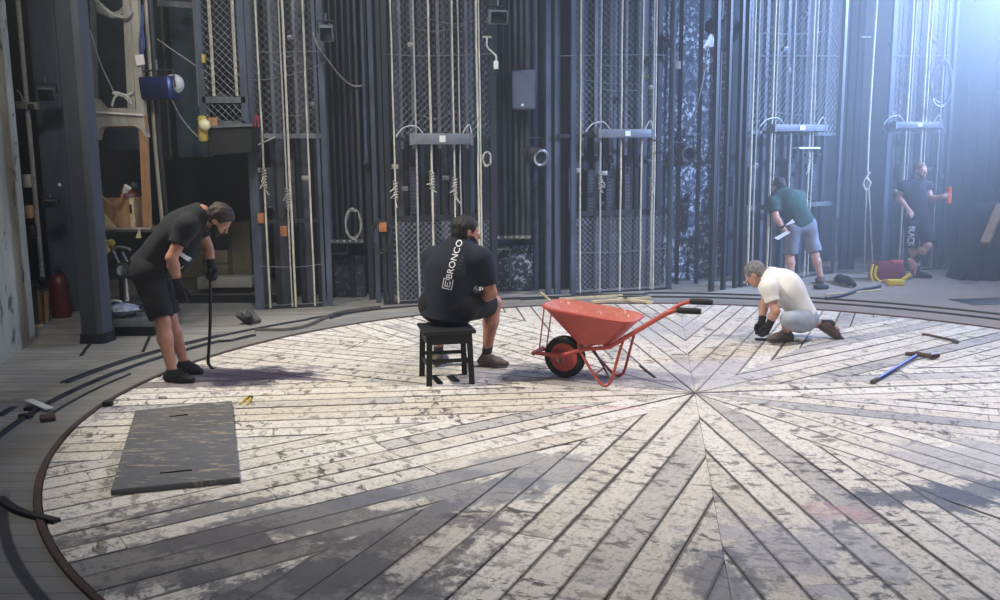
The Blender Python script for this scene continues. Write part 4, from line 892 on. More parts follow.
a, c = P(210, 277, YB - .35), P(253, 287, YB - .35); MB().bbox((a.x, YB - .4, max(c.z, .05)), (c.x, YB - .08, a.z), .01).build('box_body', 'white', o); MB().box((a.x + .04, YB - .36, 0), (c.x - .04, YB - .12, .06)).build('foot', 'black', o); MB().bbox((a.x - .18, YB - .38, .06), (a.x - .01, YB - .12, a.z), .01).build('end_block', 'cable_pale', o)
g = G(222, 300); MB().prism([(-.9, -.25), (.9, -.3), (1.0, .35), (-.8, .4)], .001, .012, Matrix.Translation((g.x, g.y, 0))).build('rubber_mat', 'rubber', None, label='flat black mat on the floor in front of the white box', cat='mat')
# ------------------------------------------------------------------ small things on the floor
def block(name, label, cat, px, py, lx, ly, lz, ang, m, bev=.006):
    g = G(px, py); X = Matrix.Translation(g) @ Matrix.Rotation(R(ang), 4, 'Z')
    MB().bbox((-lx / 2, -ly / 2, .001), (lx / 2, ly / 2, lz), bev, X).build(name, m, None, label=label, cat=cat)
MB().bar(G(28.5, 403.5) + V((0, 0, .03)), G(49.5, 412.5) + V((0, 0, .03)), .06, .008).build('tape_strip', 'card', None, label='white strip of tape or card lying on the floor at far left', cat='strip')
block('metal_bracket', 'small black L bracket on the floor under the white strip', 'bracket', 26, 418, .1, .05, .03, -20, 'rubber'); block('metal_bracket', 'small black block just behind the white strip on the floor', 'bracket', 32, 410, .1, .06, .025, 0, 'rubber'); block('metal_bracket', 'tiny black block behind the right end of the white strip', 'bracket', 44, 406.5, .07, .05, .02, 0, 'rubber')
strip([G(30, 416), G(36, 410)], .05, .012).build('floor_rod', 'cable', None, label='short black bar linking the small blocks by the white strip', cat='rod')
strip([G(0, 416), G(13, 408)], .06, .012).build('floor_rod', 'cable', None, label='short dark bar at the very left edge of the frame on the floor', cat='rod')
block('cloth_lump', 'reddish brown lump on the ring cable at left', 'lump', 48, 420, .1, .13, .035, 30, 'rim', .012)
block('floor_bolt', 'small dark block on the rim edge left of the painted board', 'block', 108, 406, .07, .06, .04, 10, 'rubber')
o = thing('pliers', 'yellow handled pliers lying open on the planks right of the painted board', 'pliers', G(246, 402))
h = G(250, 398.5); mb = MB()
MB().tube(smooth_path([h, (h + G(244, 400)) / 2 + V((0, 0, .012)), G(240, 405)]), .011, 6).build('handle', 'yellow_pale', o); MB().tube(smooth_path([h, (h + G(248, 403)) / 2 + V((.01, 0, .012)), G(247, 405.5)]), .011, 6).build('handle', 'yellow_pale', o)
MB().ball(h + V((0, 0, .012)), .022, 6, sc=(1.2, 1, .6)).build('jaw', 'steel_dark', o)
for k, (px, py, an, m, lb) in enumerate(((243, 324, 70, 'wood_grey', 'upright dark wood chock in the small pile behind the bent man\'s bar'), (249, 325, 100, 'black', 'black wood chock in the middle of the small pile on the floor'), (254, 323, -35, 'wood_grey', 'grey wood chock fallen at the right of the small pile'))):
    g = G(px, py); X = Matrix.Translation(g + V((0, 0, .075))) @ Matrix.Rotation(R(an), 4, 'Z') @ Matrix.Rotation(R(35), 4, 'Y')
    MB().bbox((-.1, -.035, -.03), (.1, .035, .03), .006, X).build('wood_chock', m, None, label=lb, cat='wood block')
# painted board on the turntable
q = [G(111, 496), G(240, 483), G(232, 405), G(135.5, 415)]
o = thing('painted_board', 'dark grey painted board lying on the planks in the left foreground', 'board', sum(q, V()) / 4)
t = NT('scuffed grey board'); pos = t.n.new('ShaderNodeNewGeometry').outputs['Position']
base = t.mix(t.noise(pos, 2.2), lin((82, 84, 92)), lin((108, 109, 115)))
f = t.noise(t.mapping(pos, (3.4, 15, 1)), 1.5, 6, .72); base = t.mix(t.ramp(f, [(.56, 0.), (.6, .8)]), base, lin((166, 155, 138)))
f2 = t.noise(t.mapping(pos, (3, 20, 1)), 1.9, 4, .7); base = t.mix(t.ramp(f2, [(.63, 0.), (.68, .9)]), base, lin((44, 44, 48)))
t.link(base, t.b.inputs['Base Color']); t.b.inputs['Roughness'].default_value = .6; t.bump(f, .3, .004)
cc = sum(q, V()) / 4
vs = [v + V((0, 0, z)) for z in (.004, .03) for v in q]; vs += [v * .996 + cc * .004 + V((0, 0, .034)) for v in q]
MB().add(vs, [(0, 1, 5, 4), (1, 2, 6, 5), (2, 3, 7, 6), (3, 0, 4, 7), (4, 5, 9, 8), (5, 6, 10, 9), (6, 7, 11, 10), (7, 4, 8, 11), (8, 9, 10, 11), (3, 2, 1, 0)]).build('board_panel', t.m, o, smooth=20)
for x0, y0, x1, y1 in ((170, 416.5, 188, 414.5), (160, 473, 192, 470)): MB().bar(G(x0, y0, .036), G(x1, y1, .036), .014, .006).build('hand_slot', 'black', o)
# blue handled scraper and red pry bar at right
o = thing('floor_scraper', 'blue handled scraper lying on the planks at right', 'scraper', G(900, 370))
MB().tube([G(872.5, 384) + V((0, 0, .018)), G(916, 359) + V((0, 0, .03))], .016, 8).build('shaft', 'blue_tool', o); MB().tube([G(872, 384.5) + V((0, 0, .018)), G(877, 381.5) + V((0, 0, .019))], .019, 8).build('grip', 'wood_grey', o)
MB().tube([G(905, 357) + V((0, 0, .03)), G(918, 358) + V((0, 0, .035)), G(932, 360) + V((0, 0, .03))], [.018, .024, .02], 8).build('head', 'rim', o); MB().tube([G(930, 359.5) + V((0, 0, .03)), G(937.5, 358.5) + V((0, 0, .03))], .026, 8).build('red_tip', 'red_dark', o)
o = thing('pry_bar', 'thin reddish pry bar lying behind the blue handled scraper', 'pry bar', G(938, 340))
MB().tube(smooth_path([G(922, 337) + V((0, 0, .02)), G(926, 337.5) + V((0, 0, .03)), G(945, 340.5) + V((0, 0, .02)), G(955, 342.5) + V((0, 0, .018))]), .014, 8).build('bar', 'rim', o); MB().tube([G(953, 342) + V((0, 0, .018)), G(957, 344) + V((0, 0, .018))], .022, 8).build('claw', 'steel_mid', o)
# red bag with yellow straps, yellow level, cables at right rear
g = G(887, 280); o = thing('tool_bag', 'maroon tool bag with yellow straps on the floor left of the standing man', 'bag', g)
bw = .24; mb = MB(); X = Matrix.Translation((g.x + .02, g.y + .05, 0)); n = 20
prof = [(.0, .98), (.06, 1.04), (.14, 1.02), (.24, .9), (.28, .7)]; vs, fs = [], []
for z, k in prof:
    for i in range(n):
        w = 2 * math.pi * i / n; vs.append(X @ V((math.copysign(abs(math.cos(w)) ** .5, math.cos(w)) * bw * k * (1 + .03 * math.sin(5 * w)), math.copysign(abs(math.sin(w)) ** .5, math.sin(w)) * .14 * k, z)))
for j in range(len(prof) - 1):
    for i in range(n): fs.append((j * n + i, j * n + (i + 1) % n, (j + 1) * n + (i + 1) % n, (j + 1) * n + i))
fs += [tuple((len(prof) - 1) * n + i for i in range(n)), tuple(range(n - 1, -1, -1))]
mb.add(vs, fs).build('bag_body', 'maroon', o)
MB().bbox((g.x + .04, g.y - .06, .24), (g.x + .22, g.y + .1, .3), .02).build('flap', 'orange_red', o)
for k, (x0, x1) in enumerate(((871, 874), (875, 879))): MB().tube(smooth_path([P(x0 + 2, 264 + k * 2, g.y - .12), P(x0, 274, g.y - .14), P(x1 - 1, 281 - k, g.y - .14), P(x1 + 3 * k, 282, g.y - .14)]), .02, 6).build('strap', 'yellow', o)
o = thing('yellow_float', 'bright yellow small tool on the floor before the maroon bag', 'tool', G(896, 285))
a = G(896, 285.5); MB().bbox((a.x - .13, a.y - .06, 0), (a.x + .1, a.y + .06, .09), .02).build('block_body', 'yellow', o); MB().tube([a + V((.08, 0, .08)), a + V((.2, 0, .16))], .025, 8).build('handle', 'yellow', o)
block('pink_rag', 'small pinkish rag between maroon bag and yellow tool', 'rag', 886.5, 283, .12, .1, .05, 20, 'dust', .02)
cable('floor_cable', 'black cable running on the floor right of the kneeling man to a plug', [G(826, 300) + V((0, 0, .02)), G(842, 297) + V((0, 0, .02)), G(858, 292) + V((0, 0, .02)), G(874, 289) + V((0, 0, .02)), G(880, 288) + V((0, 0, .03))], .025, 'cable')
cable('cable_heap', 'small dark heap of cable on the floor behind the kneeling man', [G(836, 281) + V((0, 0, .03)), G(844, 284) + V((0, 0, .05)), G(850, 287) + V((0, 0, .05)), G(842, 285) + V((0, 0, .09)), G(838, 282) + V((0, 0, .08)), G(848, 286) + V((0, 0, .1)), G(854, 288) + V((0, 0, .04))], .04, 'cable')
block('wood_lath', 'thin pale lath on the floor right of the cable heap', 'lath', 854, 293, 1.0, .05, .02, 24, 'wood_pale', .004)
block('black_lump', 'small black lump on the floor by the green shirted man\'s shoe', 'lump', 821, 289, .2, .14, .06, 10, 'rubber', .03)
block('floor_patch', 'dark trap panel set in the floor at the right edge', 'panel', 1000, 301, 1.1, .5, .006, 8, 'cable', .003)
# netting heap with plank at the right edge
g = G(1010, 283); o = thing('netting_heap', 'sloping heap of dark scrim netting at the right edge', 'netting', g)
nu, nv = 30, 16; vs, fs = [], []; rr = random.Random(9)
top_l, top_r = P(996, 205, g.y + .6), P(1060, 195, g.y + .6); bl, br = G(962, 281), G(1085, 281)
for j in range(nv + 1):
    tt = j / nv
    for i in range(nu + 1):
        u = i / nu; b_ = bl.lerp(br, u); t_ = top_l.lerp(top_r, u); p = b_.lerp(t_, tt); p.z = max(.005, t_.z * tt ** 1.15)
        p.y += .09 * math.sin(u * 46 + 2 * math.sin(tt * 3)) * (1 - .5 * tt) ; p.x += .03 * math.sin(u * 31 + tt * 5); vs.append(p)
for j in range(nv):
    for i in range(nu): a = j * (nu + 1) + i; fs.append((a, a + 1, a + nu + 2, a + nu + 1))
m = len(vs); vs += [V((v.x, v.y + .5, v.z)) for v in vs[:]]
fs += [tuple(reversed([q + m for q in f])) for f in fs[:]]
edge_i = [i for i in range(nu + 1)] + [j * (nu + 1) + nu for j in range(1, nv + 1)] + [nv * (nu + 1) + i for i in range(nu - 1, -1, -1)] + [j * (nu + 1) for j in range(nv - 1, 0, -1)]
for a, c in zip(edge_i, edge_i[1:] + edge_i[:1]): fs.append((c, a, a + m, c + m))
MB().add(vs, fs).build('scrim', 'net', o, smooth=60)
MB().bar(P(985, 243, g.y + .1), P(1001, 205, g.y + .45), .12, .05).build('edge_board', 'wood', o)
cv = MB(); n = 90; vs, fs = [], []; a, c = V((9.1, 17.3, 0)), V((12.7, 17.9, 0))
for i in range(n + 1):
    u = i / n; p = a.lerp(c, u) + V((0, .12 * math.sin(u * 95) + .05 * math.sin(u * 37), 0)); vs += [p + V((0, 0, .01)), p + V((0, 0, 7.9))]
for i in range(n): fs.append((2 * i, 2 * i + 2, 2 * i + 3, 2 * i + 1))
cv.add(vs, fs).build('stage_curtain', 'curtain', None, label='tall dark stage curtain in the haze at the right', cat='curtain', smooth=60)
# ------------------------------------------------------------------ black stool
s4 = [G(430, 386), G(471, 383.5), G(464, 374.5), G(423, 376)]
o = thing('wooden_stool', 'small square black wooden stool under the seated man', 'stool', sum(s4, V()) / 4)
ZS = .455; c0 = sum(s4, V()) / 4
for q in s4:
    d = (q - c0) * .04; MB().bar(V((q.x, q.y, 0)) + d, V((q.x, q.y, ZS - .03)) - d, .045, .045, up=V((0, 1, 0))).build('leg', 'black', o)
ex = (s4[1] - s4[0]).normalized(); X = frame(V((c0.x, c0.y, 0)), ex)
hx, hy = (s4[1] - s4[0]).length / 2 + .045, (s4[3] - s4[0]).length / 2 + .05
MB().bbox((-hx, -hy, ZS - .03), (hx, hy, ZS), .008, X).build('seat', 'black', o)
for i in range(4):
    a, c = s4[i], s4[(i + 1) % 4]; z = ZS - .075; MB().bar(V((a.x, a.y, z)), V((c.x, c.y, z)), .022, .085).build('apron', 'black', o)
    z = .2 if i % 2 == 0 else .16
    MB().bar(V((a.x, a.y, z)), V((c.x, c.y, z)), .02, .03).build('stretcher', 'black', o)
for k, (x0, y0, x1, y1) in enumerate(((433, 377, 440, 384), (450, 377, 457, 382))):
    MB().bar(G(x0, y0) + V((0, 0, .008)), G(x1, y1) + V((0, 0, .008)), .05, .012).build('shadow_strip', 'rubber', None, label=('dark strip standing in for stool shadow on the planks, left of two', 'dark strip standing in for stool shadow on the planks, right of two')[k], cat='strip')  # dark strips stand in for the shadow of the stool legs
# ------------------------------------------------------------------ wheelbarrow
wc = G(565, 377.2); ax = V((math.cos(R(-24)), math.sin(R(-24)), 0))
X = frame(wc, ax)                       # x towards the handles, y away from the camera, z up
o = thing('wheelbarrow', 'orange red metal wheelbarrow with one black wheel standing on the planks', 'wheelbarrow', wc)
def W(x, y, z): return X @ V((x, y, z))
RW = .178
tyre = [(RW - .062, -.036), (RW - .05, -.044), (RW - .02, -.044), (RW - .006, -.03), (RW, -.012), (RW, .012), (RW - .006, .03), (RW - .02, .044), (RW - .05, .044), (RW - .062, .036)]
XW = frame(W(0, 0, RW), ax, None, X.to_3x3() @ V((0, 1, 0)))
mb = MB(); mb.lathe(tyre + [(RW - .062, -.036)], XW, 40, caps=False)
wh = mb.build('wheel', 'rubber', o)
mb = MB(); mb.lathe([(.012, -.05), (.03, -.05), (.034, -.03), (.07, -.022), (.1, -.034), (RW - .058, -.038), (RW - .058, .038), (.1, .034), (.07, .022), (.034, .03), (.03, .05), (.012, .05)], XW, 40); mb.build('rim', 'orange_red', wh)
mb = MB()
for k in range(6):
    w = k * math.pi / 3
    for sy in (-1, 1): mb.ball(XW @ V((.062 * math.cos(w), .062 * math.sin(w), sy * .026)), .008, 5)
mb.build('bolt', 'steel_mid', wh)
MB().tube([W(0, -.17, RW), W(0, .17, RW)], .012, 8).build('axle', 'steel_mid', wh)
def tray():
    mb = MB(); N = 40; nl = 7
    def ringp(t, inset=0):
        # t 0 bottom .. 1 rim
        x0 = .13 + (-.15 - .13) * t + inset; x1 = .43 + (.63 - .43) * t - inset
        z = lambda u: (.33 + (.625 - .33) * t) * (1 - u) + (.33 + (.53 - .33) * t) * u
        hw = lambda u: ((.14 + (.24 - .14) * t) * (1 - u) + (.15 + (.235 - .15) * t) * u) + .03 * t * math.sin(math.pi * u) - inset
        pts = []
        for i in range(N):
            w = 2 * math.pi * i / N; e = .42
            cx = math.copysign(abs(math.cos(w)) ** e, math.cos(w)); cy = math.copysign(abs(math.sin(w)) ** e, math.sin(w)); u = (cx + 1) / 2
            bulge = .0
            pts.append(W(x0 + (x1 - x0) * u, cy * hw(u), z(u) + inset * .9))
        return pts
    vs = []
    for j in range(nl + 1): vs += ringp(j / nl)
    o2 = len(vs)
    for j in range(nl, -1, -1): vs += ringp(j / nl, .012)
    fs = []; L = 2 * (nl + 1)
    for j in range(L - 1):
        for i in range(N): fs.append((j * N + i, j * N + (i + 1) % N, (j + 1) * N + (i + 1) % N, (j + 1) * N + i))
    fs += [tuple(range(N - 1, -1, -1)), tuple((L - 1) * N + i for i in range(N))]
    inner = [1 if k >= (nl + 1) * N else 0 for k in range(len(fs))]
    mb.add(vs, fs); mb.mi = inner
    rim = ringp(1.0)
    return mb, rim
mb, rim = tray(); tr = mb.build('tray', ['orange_red', 'dust'], o, smooth=50)
MB().tube(rim, .011, 6, closed=True).build('rim_bead', 'orange_red', tr)
for sy in (-1, 1):
    hw = [.075, .09, .12, .14, .19, .25, .26, .26]
    pts = smooth_path([W(-.24, sy * .085, RW + .03), W(0, sy * .09, RW + .03), W(.2, sy * .12, .275), W(.40, sy * .145, .31), W(.48, sy * .155, .35), W(.86, sy * .225, .60), W(.93, sy * .235, .64), W(1.0, sy * .237, .66), W(1.14, sy * .237, .66)], 5)
    MB().tube(pts, .017, 10).build('handle', 'orange_red', o)
    MB().tube([W(.985, sy * .237, .656), W(1.0, sy * .237, .66), W(1.14, sy * .237, .661), W(1.165, sy * .237, .661)], [.02, .025, .025, .021], 12).build('grip', 'rubber', o)
    leg = smooth_path([W(.55, sy * .165, .395), W(.51, sy * .18, .25), W(.46, sy * .19, .06), W(.42, sy * .19, .013), W(.36, sy * .18, .03), W(.27, sy * .15, .13), W(.17, sy * .115, .26)], 5)
    MB().tube(leg, .012, 8).build('leg', 'orange_red', o)
    MB().tube([W(-.2, sy * .085, RW + .03), W(-.145, sy * .1, .61)], .006, 6).build('front_stay', 'orange_red', o)
    MB().tube([W(0, sy * .09, RW + .03), W(0, sy * .09, RW)], [.03, .022], 10).build('axle_bracket', 'orange_red', o)
MB().tube([W(-.24, -.11, RW + .03), W(-.24, .11, RW + .03)], .02, 10).build('front_bar', 'orange_red', o)
MB().tube([W(.31, -.165, .085), W(.31, .165, .085)], .008, 6).build('cross_stay', 'orange_red', o)
MB().tube([W(.2, .12, .25), W(.45, -.18, .06)], .008, 6).build('cross_stay', 'steel_dark', o)
MB().bar(W(.40, -.15, .32), W(.40, .15, .32), .05, .02).build('tray_support', 'orange_red', o)
MB().bar(W(.17, -.11, .3), W(.17, .11, .3), .05, .05).build('tray_support', 'orange_red', o)
# rubble and sticks in the tray
rr = random.Random(12)
for k, (x, y, s, lb) in enumerate(((.33, .02, .05, 'small pale lump of debris lying in the wheelbarrow tray, largest'), (.22, -.05, .03, 'tiny pale chip in the wheelbarrow tray towards the wheel'), (.42, .05, .03, 'tiny pale chip in the wheelbarrow tray towards the handles'))):
    mb = MB(); mb.ball(W(x, y, .365), s, 5, sc=(1.2, .9, .6)); mb.build('debris_lump', 'wood_pale', None, label=lb, cat='debris')
MB().bar(W(-.28, .16, .685), W(.22, .03, .36), .016, .012).build('wood_lath', 'wood_pale', None, label='thin pale lath leaning out over the front of the wheelbarrow tray', cat='lath')
for k, (x0, y0, x1, y1, lb) in enumerate(((560, 300.5, 622, 297, 'long pale splinter on the floor behind the wheelbarrow tray'), (592, 303.5, 650, 299, 'second pale splinter on the floor nearer the wheelbarrow handles'), (618, 300, 652, 304, 'short pale splinter crossing the others behind the wheelbarrow'))):
    MB().bar(G(x0, y0) + V((0, 0, .02)), G(x1, y1) + V((0, 0, .02)), .07, .03).build('wood_splinter', 'wood_pale', None, label=lb, cat='splinter')
strip([G(640, 366), G(655, 378)], .03, .006).build('floor_gap_strip', 'rubber', None, label='short black strip in a seam of the planks right of the wheelbarrow leg', cat='strip')

# ------------------------------------------------------------------ people: smooth bodies grown from tapered limbs
class SDF:
    def __init__(s, lo, hi, h):
        s.h = h; s.lo = np.array(lo, float); n = np.ceil((np.array(hi) - s.lo) / h).astype(int) + 1
        s.ax = [s.lo[i] + h * np.arange(n[i]) for i in range(3)]; s.F = np.full(tuple(n), .25, np.float32)
    def _sl(s, lo, hi):
        out = []
        for i in range(3):
            a = max(0, int((lo[i] - s.lo[i]) / s.h) - 1); b = min(s.F.shape[i], int((hi[i] - s.lo[i]) / s.h) + 3); out.append(slice(a, max(a + 1, b)))
        return tuple(out)
    def _grid(s, sl): return (s.ax[0][sl[0]][:, None, None].astype(np.float32), s.ax[1][sl[1]][None, :, None].astype(np.float32), s.ax[2][sl[2]][None, None, :].astype(np.float32))
    def put(s, d, sl, k=0, op='add'):
        F = s.F[sl]
        if op == 'add':
            if k > 0: h = np.maximum(k - np.abs(F - d), 0) / k; s.F[sl] = np.minimum(F, d) - h * h * k * .25
            else: s.F[sl] = np.minimum(F, d)
        elif op == 'sub':
            d = -d
            if k > 0: h = np.maximum(k - np.abs(F - d), 0) / k; s.F[sl] = np.maximum(F, d) + h * h * k * .25
            else: s.F[sl] = np.maximum(F, d)
        elif op == 'and': s.F[sl] = np.maximum(F, d)
    def cone(s, a, b, ra, rb, k=.03, n=None, f=1, cap='', op='add'):
        a, b = np.array(a, float), np.array(b, float); m = max(ra, rb) + k + .03
        sl = s._sl(np.minimum(a, b) - m, np.maximum(a, b) + m); X, Y, Z = s._grid(sl)
        px, py, pz = X - a[0], Y - a[1], Z - a[2]; ba = b - a
        if n is not None:
            n = np.array(n, float); n /= np.linalg.norm(n); q = (px * n[0] + py * n[1] + pz * n[2]) * (1 / f - 1)
            px, py, pz = px + q * n[0], py + q * n[1], pz + q * n[2]; ba = ba + n * (ba @ n) * (1 / f - 1)
        L2 = max(ba @ ba, 1e-9); tt = (px * ba[0] + py * ba[1] + pz * ba[2]) / L2; t = np.clip(tt, 0, 1)
        d = np.sqrt((px - t * ba[0]) ** 2 + (py - t * ba[1]) ** 2 + (pz - t * ba[2]) ** 2) - (ra + (rb - ra) * t)
        if n is not None: d = d * (f if f < 1 else 1) ** .5
        L = L2 ** .5
        if 'b' in cap: d = np.maximum(d, (tt - 1) * L)
        if 'a' in cap: d = np.maximum(d, -tt * L)
        s.put(d.astype(np.float32), sl, k, op)
    def ell(s, c, ax, r, k=.02, op='add'):
        c = np.array(c, float); m = max(r) + k + .03; sl = s._sl(c - m, c + m); X, Y, Z = s._grid(sl); p = (X - c[0], Y - c[1], Z - c[2]); q = 0; g = 0
        for u, rr in zip(ax, r):
            t = p[0] * u[0] + p[1] * u[1] + p[2] * u[2]; q = q + (t / rr) ** 2; g = g + (t / rr ** 2) ** 2
        q = np.sqrt(q); d = q * (q - 1) / np.maximum(np.sqrt(g), 1e-6)
        s.put(d.astype(np.float32), sl, k, op)
    def plane(s, p, n, side=1):
        """cut away everything on the side of the plane the normal points to"""
        sl = (slice(None),) * 3; X, Y, Z = s._grid(sl); n = np.array(n, float); n /= np.linalg.norm(n)
        s.put(((X - p[0]) * n[0] + (Y - p[1]) * n[1] + (Z - p[2]) * n[2]).astype(np.float32), sl, 0, 'and')
    def folds(s, amp, freq, seed, axis=(0, 0, 1)):
        X, Y, Z = s._grid((slice(None),) * 3); rr = np.random.RandomState(seed); N = 0
        for i in range(5):
            kx, ky, kz = rr.normal(size=3); ln = (kx * kx + ky * ky + kz * kz) ** .5; w = freq * (.6 + .9 * rr.rand()); ph = rr.rand() * 6.3
            N = N + np.sin((X * kx + Y * ky + Z * kz) / ln * w + ph + 1.3 * np.sin((X * ky - Y * kz + Z * kx) / ln * w * .5 + ph))
        m = s.F < .03; s.F[m] += (amp * N / 2.2)[m].astype(np.float32)
    def mesh(s):
        F = s.F; F[0] = F[-1] = .1; F[:, 0] = F[:, -1] = .1; F[:, :, 0] = F[:, :, -1] = .1
        I = F < 0
        cnt = np.zeros(tuple(n - 1 for n in F.shape), np.int8)
        C = [(a, b, c) for a in (0, 1) for b in (0, 1) for c in (0, 1)]
        def sh(A, o): return A[o[0]:A.shape[0] - 1 + o[0], o[1]:A.shape[1] - 1 + o[1], o[2]:A.shape[2] - 1 + o[2]]
        for o in C: cnt += sh(I, o)
        act = (cnt > 0) & (cnt < 8); idx = np.full(act.shape, -1, np.int64); ii = np.argwhere(act); idx[act] = np.arange(len(ii))
        acc = np.zeros((len(ii), 3)); num = np.zeros(len(ii))
        for a in C:
            for ax in range(3):
                if a[ax]: continue
                b = list(a); b[ax] = 1
                fa = F[ii[:, 0] + a[0], ii[:, 1] + a[1], ii[:, 2] + a[2]]; fb = F[ii[:, 0] + b[0], ii[:, 1] + b[1], ii[:, 2] + b[2]]
                x = (fa < 0) != (fb < 0); t = np.where(x, fa / np.where(x, fa - fb, 1), 0)
                p = np.tile(np.array(a, float), (len(ii), 1)); p[:, ax] += t; acc[x] += p[x]; num[x] += 1
        v = (ii + acc / num[:, None]) * s.h + s.lo
        faces = []
        for ax in range(3):
            o1, o2 = [(1, 2), (2, 0), (0, 1)][ax]
            A = np.take(I, range(I.shape[ax] - 1), ax); B = np.take(I, range(1, I.shape[ax]), ax); e = np.argwhere(A != B)
            ok = (e[:, o1] > 0) & (e[:, o2] > 0) & (e[:, o1] < act.shape[o1]) & (e[:, o2] < act.shape[o2]); e = e[ok]
            def at(d1, d2):
                q = e.copy(); q[:, o1] -= d1; q[:, o2] -= d2; return idx[q[:, 0], q[:, 1], q[:, 2]]
            Q = np.stack([at(1, 1), at(0, 1), at(0, 0), at(1, 0)], 1); neg = ~A[e[:, 0], e[:, 1], e[:, 2]]
            Q[neg] = Q[neg][:, ::-1]; faces.append(Q)
        f = np.concatenate(faces); f = f[(f >= 0).all(1)]
        return v, f
    def build(s, name, m, parent=None, relax=2, **kw):
        v, f = s.mesh()
        # a light Laplacian relax for clean shading
        e = np.concatenate([f[:, [0, 1]], f[:, [1, 2]], f[:, [2, 3]], f[:, [3, 0]]])
        for _ in range(relax):
            acc = np.zeros_like(v); c = np.zeros(len(v))
            np.add.at(acc, e[:, 0], v[e[:, 1]]); np.add.at(c, e[:, 0], 1); np.add.at(acc, e[:, 1], v[e[:, 0]]); np.add.at(c, e[:, 1], 1)
            v = v * .5 + .5 * acc / np.maximum(c, 1)[:, None]
        # keep the largest piece only
        lab = np.arange(len(v))
        while True:
            m2 = lab.copy(); np.minimum.at(m2, e[:, 0], lab[e[:, 1]]); np.minimum.at(m2, e[:, 1], lab[e[:, 0]]); m2 = m2[m2]
            if (m2 == lab).all(): break
            lab = m2
        if len(lab):
            u, n = np.unique(lab, return_counts=True); keep = lab == u[n.argmax()]
            mp = np.cumsum(keep) - 1; f = mp[f[keep[f[:, 0]]]]; v = v[keep]
        mb = MB(); mb.v = [tuple(x) for x in v.tolist()]; mb.f = [tuple(x) for x in f.tolist()]; mb.mi = [0] * len(mb.f)
        return mb.build(name, m, parent, smooth=180, **kw)
def nrm(v): return V(v).normalized()
def hand_prims(wrist, d, n, side, curl, thumb=.6, sc=1.0, spread=.1):
    """wrist place, direction of the palm, palm-facing normal, thumb side; curl per finger in degrees"""
    d, n = nrm(d), V(n); n = nrm(n - d * n.dot(d)); sd = d.cross(n); sd = sd if sd.dot(V(side)) > 0 else -sd
    out = []; L = [.072, .08, .074, .058]; off = [.032, .0105, -.011, -.031]; pl = [.088, .092, .088, .08]
    for i in range(4):
        k0 = wrist + sd * off[i] * .55 * sc + d * .012 * sc; k1 = wrist + sd * off[i] * sc + d * pl[i] * sc
        out.append((k0, k1, .0155 * sc, .0125 * sc)); p = k1; ang = 0
        dd = nrm(d + sd * spread * (1.5 - i) * .5)
        for j, fr in enumerate((.45, .31, .24)):
            ang += R(curl[i]) * (.7, 1.0, .7)[j]; t = dd * math.cos(ang) + n * math.sin(ang); q = p + t * L[i] * fr * sc
            out.append((p, q, (.0105, .0098, .0088)[j] * sc, (.0098, .0088, .0075)[j] * sc)); p = q
    a = wrist + d * .02 * sc + sd * .02 * sc; t1 = nrm(d * .62 + sd * .68 + n * .28 * (1 + thumb)); b = a + t1 * .045 * sc
    t2 = nrm(d * .8 + sd * (.35 - .5 * thumb) + n * .75 * thumb); c = b + t2 * .033 * sc; e = c + nrm(t2 + n * .5 * thumb - sd * .25 * thumb) * .027 * sc
    out += [(a, b, .016 * sc, .0125 * sc), (b, c, .0118 * sc, .0105 * sc), (c, e, .0105 * sc, .0085 * sc)]
    return out
